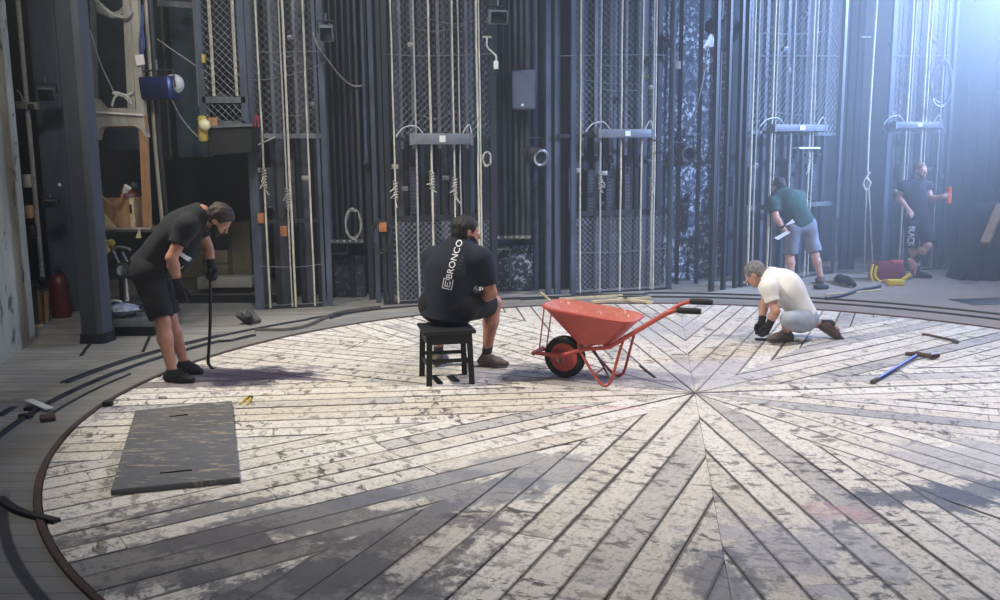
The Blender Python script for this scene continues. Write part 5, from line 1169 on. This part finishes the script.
def person(label, J, look, bulk=1.0, h=.007, shirt='tee_black', shorts='shorts_black', skin='skin', hair='hair', beard=None, shoes=('shoe_black', 'shoe_black'), gloves=None, hands=None, sleeve=.55, legcover=.88, seed=1, headsc=1.0, hairh=.014, hem=.07, fold=.004, socks=None, chest_f=.72, knee_cap='bb', drape=(), toes=None, lift=(0, 0), tight=1.0, shirt_loose=.0, bald=False):
    J = {k: V(v) for k, v in J.items()}
    o = thing('person', label, 'person', (J['pelvis'].x, J['pelvis'].y, 0))
    pts = list(J.values()); pad = .3
    lo = [min(p[i] for p in pts) - pad for i in range(3)]; hi = [max(p[i] for p in pts) + pad for i in range(3)]; lo[2] = max(lo[2], -.03)
    lat = nrm(J['shR'] - J['shL']); spine = nrm(J['neck'] - J['chest']); fn = nrm(lat.cross(spine)); hl = nrm(J['hipR'] - J['hipL']); sp0 = nrm(J['chest'] - J['pelvis']); fn0 = nrm(hl.cross(sp0))
    fwd, up = nrm(look[0]), V(look[1]); up = nrm(up - fwd * up.dot(fwd)); rt = fwd.cross(up); A = (rt, fwd, up); hc = J['head']; hs = headsc
    def H(x, y, z): return hc + (rt * x + fwd * y + up * z) * hs
    B = bulk
    def torso(S, g, cut=None, sl=None):
        S.cone(J['hipL'] + sp0 * .02, J['hipR'] + sp0 * .02, .108 * B + g, .108 * B + g, .05, fn0, .95)
        if cut is None: S.cone(J['pelvis'], J['chest'], .148 * B + g, .163 * B + g, .06, fn0, chest_f)
        S.cone(J['chest'], J['chest'].lerp(J['neck'], .72), .165 * B + g, .118 * B + g, .06, fn, chest_f)
        S.cone(J['chest'].lerp(J['neck'], .6), J['neck'], .1 * B + g, .062 + g, .06, fn, .85)
        for q in ('shL', 'shR'): S.cone(J['neck'].lerp(J[q], .3) - spine * .01, J[q], .062 * B + g, .064 * B + g, .06)
    S = SDF(lo, hi, h)
    torso(S, 0)
    S.cone(J['neck'] - spine * .02, hc - up * .05 * hs - fwd * .015, .06, .056, .03)
    for q in 'LR':
        S.cone(J['sh' + q], J['el' + q], .055 * B, .042 * B, .03); S.cone(J['el' + q], J['el' + q].lerp(J['wr' + q], .3), .042 * B, .044 * B, .02); S.cone(J['el' + q].lerp(J['wr' + q], .3), J['wr' + q], .044 * B, .027, .02)
        S.cone(J['hip' + q], J['kn' + q], .09 * B, .056 * B, .04); kn, an = J['kn' + q], J['an' + q]
        bk = nrm(J['hip' + q] - kn) + nrm(an - kn); bk = bk * .02 if bk.length > .15 else -fn0 * 0
        m = kn.lerp(an, .32) + (nrm(bk) * .012 if bk.length > 1e-4 else V()); S.cone(kn, m, .053 * B, .057 * B, .03); S.cone(m, an, .057 * B, .036, .03)
        t = an + nrm(J['toe' + q] - an) * .1; S.cone(an, t, .033, .02, .03)
    # head
    S.ell(H(0, -.014, .036), A, [.077 * hs, .098 * hs, .084 * hs], .02); S.ell(H(0, .026, -.03), A, [.062 * hs, .066 * hs, .08 * hs], .03)
    S.cone(H(0, .035, -.075), H(0, .068, -.094), .042 * hs, .024 * hs, .03); S.cone(H(-.035, .078, .022), H(.035, .078, .022), .012 * hs, .012 * hs, .015)
    S.cone(H(0, .09, .012), H(0, .111, -.028), .009 * hs, .0145 * hs, .012); S.cone(H(-.02, .086, -.058), H(.02, .086, -.058), .009 * hs, .009 * hs, .012)
    for sx in (-1, 1):
        S.ell(H(sx * .031, .1, .002), A, [.016 * hs, .014 * hs, .011 * hs], .012, 'sub'); S.ell(H(sx * .079, -.006, -.006), A, [.012 * hs, .021 * hs, .033 * hs], .008)
    hp = {}
    for q in 'LR':
        if hands and q in hands: hp[q] = hand_prims(J['wr' + q], *hands[q])
        if q in hp and not (gloves and q in gloves):
            for a, b, r0, r1 in hp[q]: S.cone(a, b, r0, r1, .008)
            S.cone(J['wr' + q] - nrm(J['wr' + q] - J['el' + q]) * .02, J['wr' + q] + nrm(V(hands[q][0])) * .03, .026, .026, .02)
    S.build('body', skin, o, relax=1)
    # shirt
    S = SDF(lo, hi, h)
    g = .016 + shirt_loose
    a, b = J['chest'], J['pelvis'] - sp0 * hem
    S.cone(a, b, .165 * B + g, (.158 + .01 * (1 - tight)) * B + g + .006, .06, fn0, chest_f + .03, 'b')
    S.cone(J['chest'], J['chest'].lerp(J['neck'], .72), .165 * B + g, .118 * B + g, .06, fn, chest_f + .02)
    S.cone(J['chest'].lerp(J['neck'], .6), J['neck'] - spine * .02, .1 * B + g, .07 + g, .05, fn, .85)
    for q in ('shL', 'shR'): S.cone(J['neck'].lerp(J[q], .35) - spine * .012, J[q], .06 * B + g, .066 * B + g, .05)
    for q in 'LR': e = J['sh' + q].lerp(J['el' + q], sleeve); S.cone(J['sh' + q], e, .062 * B + g, .058 * B + g, .05, None, 1, 'b')
    for a, b, r0, r1 in drape: S.cone(a, b, r0, r1, .06)
    S.cone(J['neck'] + spine * .012, J['neck'] + spine * .2, .052, .07, .0, None, 1, 'a', 'sub')
    S.folds(fold, 22, seed); sh = S.build('t_shirt', shirt, o, relax=1)
    # shorts
    S = SDF(lo, hi, h); g = .02
    S.cone(J['hipL'] + sp0 * .02, J['hipR'] + sp0 * .02, .108 * B + g, .108 * B + g, .04, fn0, .95)
    S.cone(J['pelvis'] - sp0 * .01, J['pelvis'] + sp0 * .09, .148 * B + g * .5, .146 * B + g * .4, .05, fn0, chest_f + .06, 'b')
    for q in 'LR': e = J['hip' + q].lerp(J['kn' + q], legcover); S.cone(J['hip' + q], e, .094 * B + g, .066 * B + g + (.012 if knee_cap['LR'.index(q)] == 'b' else -.004), .035, None, 1, knee_cap['LR'.index(q)].strip('-'))
    S.folds(fold, 20, seed + 5); sho = S.build('shorts', shorts, o, relax=1)
    # hair
    if hair:
        S = SDF([hc[i] - .2 for i in range(3)], [hc[i] + .2 for i in range(3)], min(h, .006)); S.ell(H(0, -.016, .038), A, [(.077 + hairh) * hs, (.098 + hairh) * hs, (.084 + hairh) * hs], .0)
        S.ell(H(0, -.05, -.02), A, [(.066 + hairh * .6) * hs, (.06 + hairh * .6) * hs, .07 * hs], .02)
        S.plane(H(0, .06, .05), rt * 0 + fwd * .85 - up * .42) ; S.plane(H(0, -.04, -.055), -up + fwd * .15)
        for sx in (-1, 1): S.ell(H(sx * .085, .018, -.035), A, [.03 * hs, .04 * hs, .042 * hs], .01, 'sub')
        S.folds(.0035 if hairh > .006 else .0008, 90, seed + 9); S.build('hair', hair, o, relax=0)
    if beard:
        S = SDF([hc[i] - .2 for i in range(3)], [hc[i] + .2 for i in range(3)], min(h, .006)); S.ell(H(0, .026, -.03), A, [.067 * hs, .072 * hs, .087 * hs], .0); S.cone(H(0, .035, -.078), H(0, .07, -.1), .047 * hs, .032 * hs, .02)
        S.plane(H(0, .05, -.036), up + fwd * .55); S.plane(H(0, -.01, 0), -fwd + up * .2); S.ell(H(0, .105, -.058), A, [.024 * hs, .03 * hs, .01 * hs], .006, 'sub'); S.folds(.002, 100, seed + 3); S.build('beard', beard, o, relax=0)
    for sx in (-1, 1):
        mb = MB(); mb.ball(H(sx * .031, .0775, .002), .0125 * hs, 6); ey = mb.build('eye', 'eye', o); mb = MB(); mb.ball(H(sx * .031, .0857, .002), .0058 * hs, 5); mb.build('iris', 'iris', ey)
    mb = MB(); mb.tube([H(-.022, .09, -.06), H(-.01, .0965, -.0575), H(.01, .0965, -.0575), H(.022, .09, -.06)], [.003 * hs, .006 * hs, .006 * hs, .003 * hs], 6); mb.build('mouth', 'lip', o)
    # shoes, socks, gloves
    for i, q in enumerate('LR'):
        an, t = J['an' + q], J['toe' + q]; d = nrm(t - an); ff = V(toes[i]) if toes and toes[i] else V((d.x, d.y, 0)); ff = nrm(ff); uu = V((0, 0, 1)); uu = nrm(uu - ff * uu.dot(ff)) if abs(ff.z) < .95 else nrm((an - t).cross(V((0, 1, 0))))
        c = an + ff * .0 - uu * .05; S = SDF([min(an[k], t[k]) - .24 for k in range(3)], [max(an[k], t[k]) + .24 for k in range(3)], .006)
        heel, ball_, tip = c - ff * .045 - uu * .005, c + ff * .1 - uu * .012, c + ff * .175 - uu * .014; sd = ff.cross(uu)
        S.cone(heel, ball_, .042, .048, .03, uu, .85); S.cone(ball_, tip, .047, .034, .03, uu, .8); S.cone(an - uu * .015, an - uu * .04 - ff * .01, .046, .046, .03); S.cone(an - uu * .02, ball_ + uu * .008, .044, .04, .04)
        S.cone(an + uu * .012, an + uu * .1, .04, .05, 0, None, 1, 'a', 'sub'); S.plane(c - uu * .042, -uu); so = S.build('shoe', shoes[i], o, relax=1)
        S = SDF([min(an[k], t[k]) - .24 for k in range(3)], [max(an[k], t[k]) + .24 for k in range(3)], .006); S.cone(heel, ball_, .047, .054, .02, uu, .9); S.cone(ball_, tip, .053, .038, .02, uu, .9); S.plane(c - uu * .03, uu); S.plane(c - uu * .05, -uu); S.build('sole', 'sole' if shoes[i] != 'shoe_black' else 'rubber', so, relax=1)
        if socks and socks[i]:
            e = an.lerp(J['kn' + q], .22 if socks[i] != 'long' else .5); S = SDF([min(an[k], e[k]) - .12 for k in range(3)], [max(an[k], e[k]) + .12 for k in range(3)], .006); S.cone(an - (e - an) * .2, e, .042, .046 if socks[i] != 'long' else .06, 0, None, 1, 'b'); S.build('sock', 'sock', o, relax=1)
        if gloves and q in gloves:
            w, e = J['wr' + q], J['el' + q]; S = SDF([w[k] - .24 for k in range(3)], [w[k] + .24 for k in range(3)], .0045)
            for a, b, r0, r1 in hp[q]: S.cone(a, b, r0 + .0045, r1 + .004, .006)
            S.cone(w + nrm(e - w) * .06, w + nrm(V(hands[q][0])) * .02, .04, .034, .02, None, 1, 'a'); S.build('glove', 'glove', o, relax=1)
    return o, sh, sho
def lettering(text, on, origin, right, upv, size, m, parent, name='lettering', outline=None, off=.004, spacing=1.0, bold=.012):
    """flat white print wrapped on to a garment: letters are laid out on a plane and pressed on to the cloth"""
    right, upv = nrm(right), V(upv); upv = nrm(upv - right * upv.dot(right)); nn = right.cross(upv)
    mb = MB()
    if text:
        cu = bpy.data.curves.new('tmp', 'FONT'); cu.body = text; cu.size = size; cu.align_x = 'CENTER'; cu.align_y = 'CENTER'; cu.space_character = spacing; cu.offset = size * bold
        ob = bpy.data.objects.new('tmp', cu); COL.objects.link(ob); bpy.context.view_layer.update()
        me = bpy.data.meshes.new_from_object(ob.evaluated_get(bpy.context.evaluated_depsgraph_get())); mb.v = [tuple(v.co) for v in me.vertices]; mb.f = [tuple(p.vertices) for p in me.polygons]
        bpy.data.objects.remove(ob); bpy.data.curves.remove(cu); bpy.data.meshes.remove(me)
    for (x0, y0, x1, y1) in (outline or []): mb.add([(x0, y0, 0), (x1, y0, 0), (x1, y1, 0), (x0, y1, 0)], [(0, 1, 2, 3)])
    bm = bmesh.new(); vv = [bm.verts.new(v) for v in mb.v]
    for f in mb.f:
        try: bm.faces.new([vv[i] for i in f])
        except ValueError: pass
    for _ in range(3):
        es = [e for e in bm.edges if e.calc_length() > .014]
        if es: bmesh.ops.subdivide_edges(bm, edges=es, cuts=1)
    bmesh.ops.triangulate(bm, faces=bm.faces[:])
    X = _world(on); bv = BVHTree.FromPolygons([X @ v.co for v in on.data.vertices], [tuple(p.vertices) for p in on.data.polygons])
    bm.verts.index_update(); out = MB(); miss = set()
    for v in bm.verts:
        p = V(origin) + right * v.co.x + upv * v.co.y; hit = bv.ray_cast(p + nn * .5, -nn, 1.2)
        if not hit[0]: miss.add(v.index)
        out.v.append(tuple((hit[0] if hit[0] else p) + nn * off))
    for f in bm.faces:
        if not any(v.index in miss for v in f.verts): out.f.append(tuple(v.index for v in f.verts)); out.mi.append(0)
    bm.free(); return out.build(name, m, parent, smooth=60)
def emblem(s):
    t = s * .09
    return [(-s / 2, -s / 2, -s / 2 + t, s / 2), (-s / 2, -s / 2, s / 2, -s / 2 + t), (s / 2 - t, -s / 2, s / 2, s / 2), (-s / 2, s / 2 - t, s * .12, s / 2),
            (-s * .28, -s * .28, -s * .28 + t, s * .3), (-s * .28, -s * .28, s * .28, -s * .28 + t), (s * .28 - t, -s * .28, s * .28, s * .3), (-s * .06, -s * .28, -s * .06 + t, s * .16), (s * .12, s * .22, s * .28, s * .3)]
def D(q): return {k: P(*v) for k, v in q.items()}
def gz(px, py, z): return G(px, py) + V((0, 0, z))

# -- the bent man with the bar at left
yn, yf = 7.16, 7.5
J = D(dict(pelvis=(150, 263, 7.32), chest=(180, 230, 7.3), neck=(200, 213.5, 7.3), head=(219, 219.5, 7.3), shR=(187, 226, 7.1), shL=(198, 221, 7.5), elR=(171.5, 258, 7.03), wrR=(178.5, 285, 7.06),
           elL=(207, 246, 7.56), wrL=(212, 266.5, 7.5), hipR=(147, 273, 7.22), hipL=(153, 270, 7.42), knR=(163, 322, 7.17), knL=(170, 318, 7.46), anR=(172, 368, 7.17), anL=(184, 360, 7.5), toeR=(190, 379, 7.13), toeL=(193, 370, 7.46)))
J['anR'].z = .095; J['anL'].z = .095; J['toeR'].z = .035; J['toeL'].z = .035
man1, sh1, so1 = person('bent man in black T-shirt and shorts holding a long bar beside the column', J, ((.62, .06, -.78), (.8, -.05, .62)), 1.07, shirt='tee_black', shorts='shorts_black', hair='hair', beard='hair_black', skin='skin_tan', gloves='LR',
       hands={'R': ((.12, .0, -1), (0, .9, .1), (1, 0, 0), (25, 28, 32, 38), .3), 'L': ((.02, -.12, -1), (-.1, -1, 0), (1, 0, 0), (78, 82, 84, 84), .9)}, sleeve=.6, legcover=.92, seed=3, shoes=('shoe_black', 'shoe_black'), hem=.05, fold=.0045, hairh=.018, drape=[(P(184, 239, 7.3), P(177, 257, 7.3), .13, .14)])
c1 = P(187, 262, 7.24)
lettering('', sh1, P(177, 261.5, 7.2), (.65, 0, -.76), (.76, 0, .65), .1, 'print', sh1, 'chest_print', [(.06, -.06, .092, .092), (-.05, .06, .061, .092)])
o = thing('pry_bar', 'long black steel bar held upright by the bent man', 'pry bar', G(209, 371))
hb = J['wrL'] + V((-.005, -.045, -.085)); ft = G(209.5, 369)
MB().tube(smooth_path([V((hb.x, hb.y, hb.z + .07)), hb, hb.lerp(ft, .5) + V((.002, 0, 0)), ft + V((-.005, 0, .09)), ft + V((.005, 0, .03)), ft + V((.03, -.01, .006))]), .014, 10).build('shaft', 'rubber', o)
q = ft + V((.03, -.01, .006)); MB().bar(q, q + V((.035, -.01, .012)), .03, .01).build('claw', 'steel_dark', o)

# -- the seated man on the stool, back to us
J = D(dict(pelvis=(447, 301, 7.22), chest=(451, 272, 7.22), neck=(460, 247, 7.25), head=(466.5, 232.5, 7.27), shL=(433, 258, 7.33), shR=(481, 259, 7.14), elR=(491, 293, 7.2), wrR=(478, 299, 7.42), elL=(431, 296, 7.45), wrL=(450, 303, 7.62),
           hipR=(461, 307, 7.18), hipL=(436, 306, 7.28), knR=(494, 303, 7.6), knL=(441, 301, 7.72), anR=(486.5, 353, 7.62), anL=(438, 353, 7.68), toeR=(503, 362, 7.58), toeL=(444, 364, 7.84)))
J['anR'].z = .1; J['anL'].z = .1; J['toeR'].z = .035; J['toeL'].z = .035
man2, sh2, so2 = person('seated man in black printed T-shirt on a black stool, back to us', J, ((.93, .34, -.12), (-.05, .1, 1)), 1.2, shirt='tee_navy', shorts='shorts_black', hair='hair_black', beard='hair_black', skin='skin_tan',
       hands={'R': ((-.5, .85, -.3), (-.2, -.1, -1), (-.8, -.5, 0), (40, 45, 50, 52), .5), 'L': ((.6, .7, -.2), (.1, 0, -1), (.7, -.7, 0), (30, 32, 35, 40), .4)}, sleeve=.72, legcover=.8, seed=8, shoes=('shoe_grey', 'shoe_grey'), hem=.15, fold=.004, headsc=1.06, hairh=.016, chest_f=.74, toes=((.3, .95, 0), (.95, -.3, 0)), socks=(1, 1))
right = P(455, 247, 7) - P(448, 283, 7); right = nrm(right); upv = nrm(V((-.93, -.05, .2)))
vd = nrm(V((.2, 1, -.05)))
up_ = nrm(right.cross(-vd)) * -1
s_ = .245
mid = P(451.8, 260, 7.0)
lettering('BRONCO', sh2, mid, right, right.cross(vd) * -1 if (right.cross(vd) * -1).x < 0 else right.cross(vd), .072, 'print', sh2, 'lettering', spacing=1.05)
upd = right.cross(vd); upd = upd if upd.x < 0 else -upd
lettering('STEEL', sh2, mid + right * .0 - upd * .06, right, upd, .034, 'print_dim', sh2, 'faint_lettering', spacing=1.7)
e0 = P(446.5, 284.5, 7.0); lettering('', sh2, e0, -upd, right, .1, 'print', sh2, 'printed_emblem', emblem(.085)[:])

# -- the kneeling man in white
J = D(dict(pelvis=(803, 314, 8.62), chest=(787, 287, 8.62), neck=(769, 275, 8.66), head=(755, 274, 8.68), shL=(768, 288, 8.45), shR=(779, 279, 8.84), elL=(775.5, 311, 8.38), wrL=(769, 325, 8.42), elR=(764, 303, 8.8), wrR=(762, 322, 8.66),
           hipL=(801, 321, 8.52), hipR=(806, 319, 8.74), knL=(788, 327, 8.36), knR=(793, 330, 8.86), anL=(786, 337, 8.58), anR=(829, 331, 8.7), toeL=(776, 341, 8.56), toeR=(846, 339, 8.66)))
J['anL'].z = .1; J['toeL'].z = .035; J['knL'].z = .26; J['anR'].z = .15; J['toeR'].z = .05; J['knR'].z = .14
man3, sh3, so3 = person('crouching grey haired man in white T-shirt working on the planks', J, ((-.7, .42, -.58), (-.5, .2, .85)), 1.0, h=.007, shirt='tee_white', shorts='shorts_pale', hair='hair_grey', skin='skin', gloves='LR', knee_cap='-b',
       hands={'L': ((-.35, -.05, -.9), (-.5, .7, .2), (-.8, .2, .4), (45, 50, 52, 55), .6), 'R': ((-.2, -.2, -.95), (-.3, -.9, .1), (-.9, .3, .2), (40, 45, 48, 50), .6)}, sleeve=.6, legcover=1.0, seed=13, shoes=('shoe_grey', 'shoe_brown'), hem=.02, fold=.0035, hairh=.008, socks=(1, 1), toes=((-.9, -.2, 0), tuple(J['toeR'] - J['anR'])))
gg = G(768, 341); MB().bar(gg + V((-.13, 0, .02)), gg + V((.12, -.02, .02)), .035, .02).build('hand_chisel', 'steel_dark', None, label='small dark hand tool on the planks under the crouching man\'s glove', cat='tool')

# -- the bending man in green, back to us
J = D(dict(pelvis=(801, 224, 12.95), chest=(790, 202, 12.9), neck=(781, 193.5, 12.98), head=(778, 186.5, 13.02), shL=(773, 203, 12.86), shR=(799, 197, 13.02), elL=(776.5, 218, 12.76), wrL=(783, 228, 12.72), elR=(796, 212, 13.15), wrR=(786, 224, 13.05),
           hipL=(793, 229, 12.93), hipR=(808, 226, 12.95), knL=(790, 256, 12.95), knR=(815, 255, 12.88), anL=(791.5, 279, 13.0), anR=(820, 279.5, 12.92), toeL=(787, 284, 13.15), toeR=(822, 284, 13.1)))
gl, gr_ = G(791, 284), G(820.5, 284)
for q, g0 in (('L', gl), ('R', gr_)):
    J['an' + q] = V((g0.x, g0.y, .1)); J['toe' + q] = V((g0.x + (.0 if q == 'R' else -.06), g0.y + .13, .035))
man4, sh4, so4 = person('bending man in green T-shirt and grey shorts facing the hoist ropes', J, ((-.55, .72, -.42), (-.2, .35, .9)), 1.08, h=.009, shirt='tee_green', shorts='shorts_grey', hair='hair_black', skin='skin', shoes=('shoe_grey', 'shoe_grey'),
       hands={'L': ((.5, -.1, -.75), (.5, .6, .3), (-.3, .8, .2), (40, 45, 50, 50), .6), 'R': ((-.5, -.3, -.7), (-.6, -.4, .3), (.3, .8, .2), (40, 45, 50, 50), .6)}, sleeve=.62, legcover=.9, seed=21, hem=.02, fold=.005, hairh=.016, shirt_loose=.01, toes=((-.3, .95, 0), (.1, 1, 0)))
w = J['wrL']; MB().tube([w + nrm(J['elL'] - w) * .035, w + nrm(J['elL'] - w) * .0], .037, 12).build('wrist_band', 'rubber', man4)
a = w + V((.02, -.03, -.07)); mb = MB(); f = [a + V(v) for v in ((-.16, -.02, -.07), (.02, -.02, .03), (.06, -.02, 0), (-.1, -.02, -.1))]; mb.add(f + [v + V((0, .02, 0)) for v in f], [(0, 1, 2, 3), (7, 6, 5, 4), (0, 4, 5, 1), (1, 5, 6, 2), (2, 6, 7, 3), (3, 7, 4, 0)])
mb.build('trowel_blade', 'card', None, label='pale flat scraper blade in the green shirted man\'s left hand', cat='scraper')
q = P(790, 224, 12.7); MB().prism([(-.07, -.02), (.07, .02), (.03, .07)], 0, .012, frame(q, (1, 0, 0), None, (0, -1, 0))).build('paper_scrap', 'card', None, label='white paper sticking out of the grey shorts back pocket', cat='paper')

# -- the standing man with the orange tool at far right
J = D(dict(pelvis=(917.5, 216, 13.5), chest=(914.5, 195, 13.5), neck=(917, 181.5, 13.48), head=(920.5, 170.5, 13.44), shR=(903, 186.5, 13.45), shL=(927, 186.5, 13.56), elR=(899, 198, 13.5), wrR=(908, 209, 13.36), elL=(931, 199, 13.46), wrL=(943, 196.5, 13.3),
           hipR=(912, 222, 13.5), hipL=(923, 221.5, 13.5), knR=(912, 249, 13.5), knL=(928, 245.5, 13.28), anR=(917, 271, 13.62), anL=(914.5, 262, 13.36), toeR=(926, 277, 13.5), toeL=(917, 274, 13.24)))
g0 = G(918, 277.5); J['anR'] = V((g0.x, g0.y, .1)); J['toeR'] = V((g0.x + .1, g0.y - .1, .035))
man5, sh5, so5 = person('standing man in dark T-shirt and black shorts holding an orange tool at right', J, ((.35, -.92, -.1), (0, -.05, 1)), 1.0, h=.008, shirt='tee_slate', shorts='shorts_black', hair='stubble', hairh=.003, beard='stubble', skin='skin', shoes=('shoe_pink', 'shoe_black'),
       hands={'R': ((.4, -.3, -.7), (-.2, .9, .1), (-.5, -.5, .3), (25, 30, 32, 35), .3), 'L': ((.9, -.3, .05), (.2, .8, .15), (.1, .1, 1), (70, 75, 78, 80), .8)}, sleeve=.3, legcover=.92, seed=31, hem=.1, fold=.004, socks=('long', 1), toes=((.34, -.14, -.92), (.7, -.7, 0)))
hb = J['wrL'] + V((.085, .0, .02))
o = thing('orange_tool', 'bright orange cylindrical tool held up in the standing man\'s left hand', 'tool', hb)
X = frame(hb, (1, 0, 0), None, (.18, 0, 1)); MB().lathe([(.03, -.13), (.04, -.12), (.042, .02), (.034, .05), (.04, .08), (.04, .12), (.02, .125)], X, 16).build('tool_body', 'orange', o); MB().lathe([(.018, .12), (.014, .15), (.01, .16)], X, 10).build('nozzle', 'steel_dark', o)
lettering('BLACK', so5, P(914.5, 236.5, 13.3), (0.02, 0, -1), (1, .05, 0), .1, 'print', so5, 'lettering', off=.02, bold=.03)
lettering('', so5, P(918.5, 222, 13.3), (.96, .25, 0), (0, 0, 1), .1, 'print_dim', so5, 'waist_print', [(-.06, -.015, .06, .015), (-.05, -.04, .03, -.028)])

# ------------------------------------------------------------------ light and haze
def spot(name, loc, aim, power, col, size, blend=.6, rad=.3):
    l = bpy.data.lights.new(name, 'SPOT'); l.energy = power; l.color = col; l.spot_size = R(size); l.spot_blend = blend; l.shadow_soft_size = rad
    o = bpy.data.objects.new(name, l); COL.objects.link(o); o.location = loc
    o.rotation_euler = (V(aim) - V(loc)).to_track_quat('-Z', 'Y').to_euler(); return o
def area(name, loc, aim, power, col, sx, sy):
    l = bpy.data.lights.new(name, 'AREA'); l.energy = power; l.color = col; l.shape = 'RECTANGLE'; l.size = sx; l.size_y = sy
    o = bpy.data.objects.new(name, l); COL.objects.link(o); o.location = loc
    o.rotation_euler = (V(aim) - V(loc)).to_track_quat('-Z', 'Y').to_euler(); return o
def point(name, loc, power, col, rad=.3):
    l = bpy.data.lights.new(name, 'POINT'); l.energy = power; l.color = col; l.shadow_soft_size = rad
    o = bpy.data.objects.new(name, l); COL.objects.link(o); o.location = loc
spot('key_spot', (-4.8, 7.0, 7.4), (0.9, 7.9, 0), 3000, (1, .94, .78), 72, .85, .2)
spot('second_spot', (4.4, 6.6, 7.4), (2.4, 8.2, 0), 1750, (1, .93, .94), 80, .9, .5)
area('house_fill', (1, 2.0, 7.6), (1, 9.5, 0), 230, (1, .97, .95), 6, 3)
spot('left_fill', (-3.2, 5.2, 5.5), (-4.7, 10, 1.2), 380, (1, .96, .86), 75, .8, .3)  # added fill spot, brightens the concrete wall and floor at left
spot('bay_wash', (-1.4, 6.6, 6.8), (-1.0, 12, 2.2), 800, (.9, .94, 1), 80, .9, .3)
spot('blue_back', (11.8, 8.6, 6.0), (4.6, 13.4, 3.0), 25000, (.33, .53, 1), 48, .9, .3)
spot('blue_corner', (9.9, 14.4, 5.6), (4.0, 12.9, 4.2), 6000, (.40, .58, 1), 120, .9, .3)
w = bpy.data.worlds.new('stage air'); SC.world = w; w.use_nodes = True
nt = w.node_tree; bg = nt.nodes['Background']; bg.inputs[0].default_value = (.03, .035, .05, 1); bg.inputs[1].default_value = .5
vs_ = nt.nodes.new('ShaderNodeVolumeScatter'); vs_.inputs['Color'].default_value = (.85, .92, 1, 1); vs_.inputs['Density'].default_value = .012; vs_.inputs['Anisotropy'].default_value = .35
nt.links.new(vs_.outputs[0], nt.nodes['World Output'].inputs['Volume'])
# the smoke hangs thickest at the back right of the stage
def wn(op, a, b=None, clamp=False):
    n = nt.nodes.new('ShaderNodeMath'); n.operation = op; n.use_clamp = clamp
    for i, v in enumerate((a, b)):
        if v is None: continue
        if isinstance(v, (int, float)): n.inputs[i].default_value = v
        else: nt.links.new(v, n.inputs[i])
    return n.outputs[0]
ge = nt.nodes.new('ShaderNodeNewGeometry'); sx = nt.nodes.new('ShaderNodeSeparateXYZ'); nt.links.new(ge.outputs['Position'], sx.inputs[0])
mr = nt.nodes.new('ShaderNodeMapRange'); mr.interpolation_type = 'SMOOTHSTEP'; mr.inputs['From Min'].default_value = 7.0; mr.inputs['From Max'].default_value = 24.0; mr.inputs['To Min'].default_value = .006; mr.inputs['To Max'].default_value = .105
nt.links.new(wn('ADD', sx.outputs[0], sx.outputs[1]), mr.inputs['Value'])
nt.links.new(mr.outputs[0], vs_.inputs['Density'])
w.cycles.volume_step_size = 8.0; SC.cycles.volume_max_steps = 64
SC.cycles.use_denoising = True; SC.cycles.max_bounces = 5; SC.cycles.diffuse_bounces = 3; SC.cycles.volume_bounces = 0
SC.view_settings.view_transform = 'Standard'; SC.view_settings.look = 'None'; SC.view_settings.exposure = 0; SC.view_settings.gamma = 1
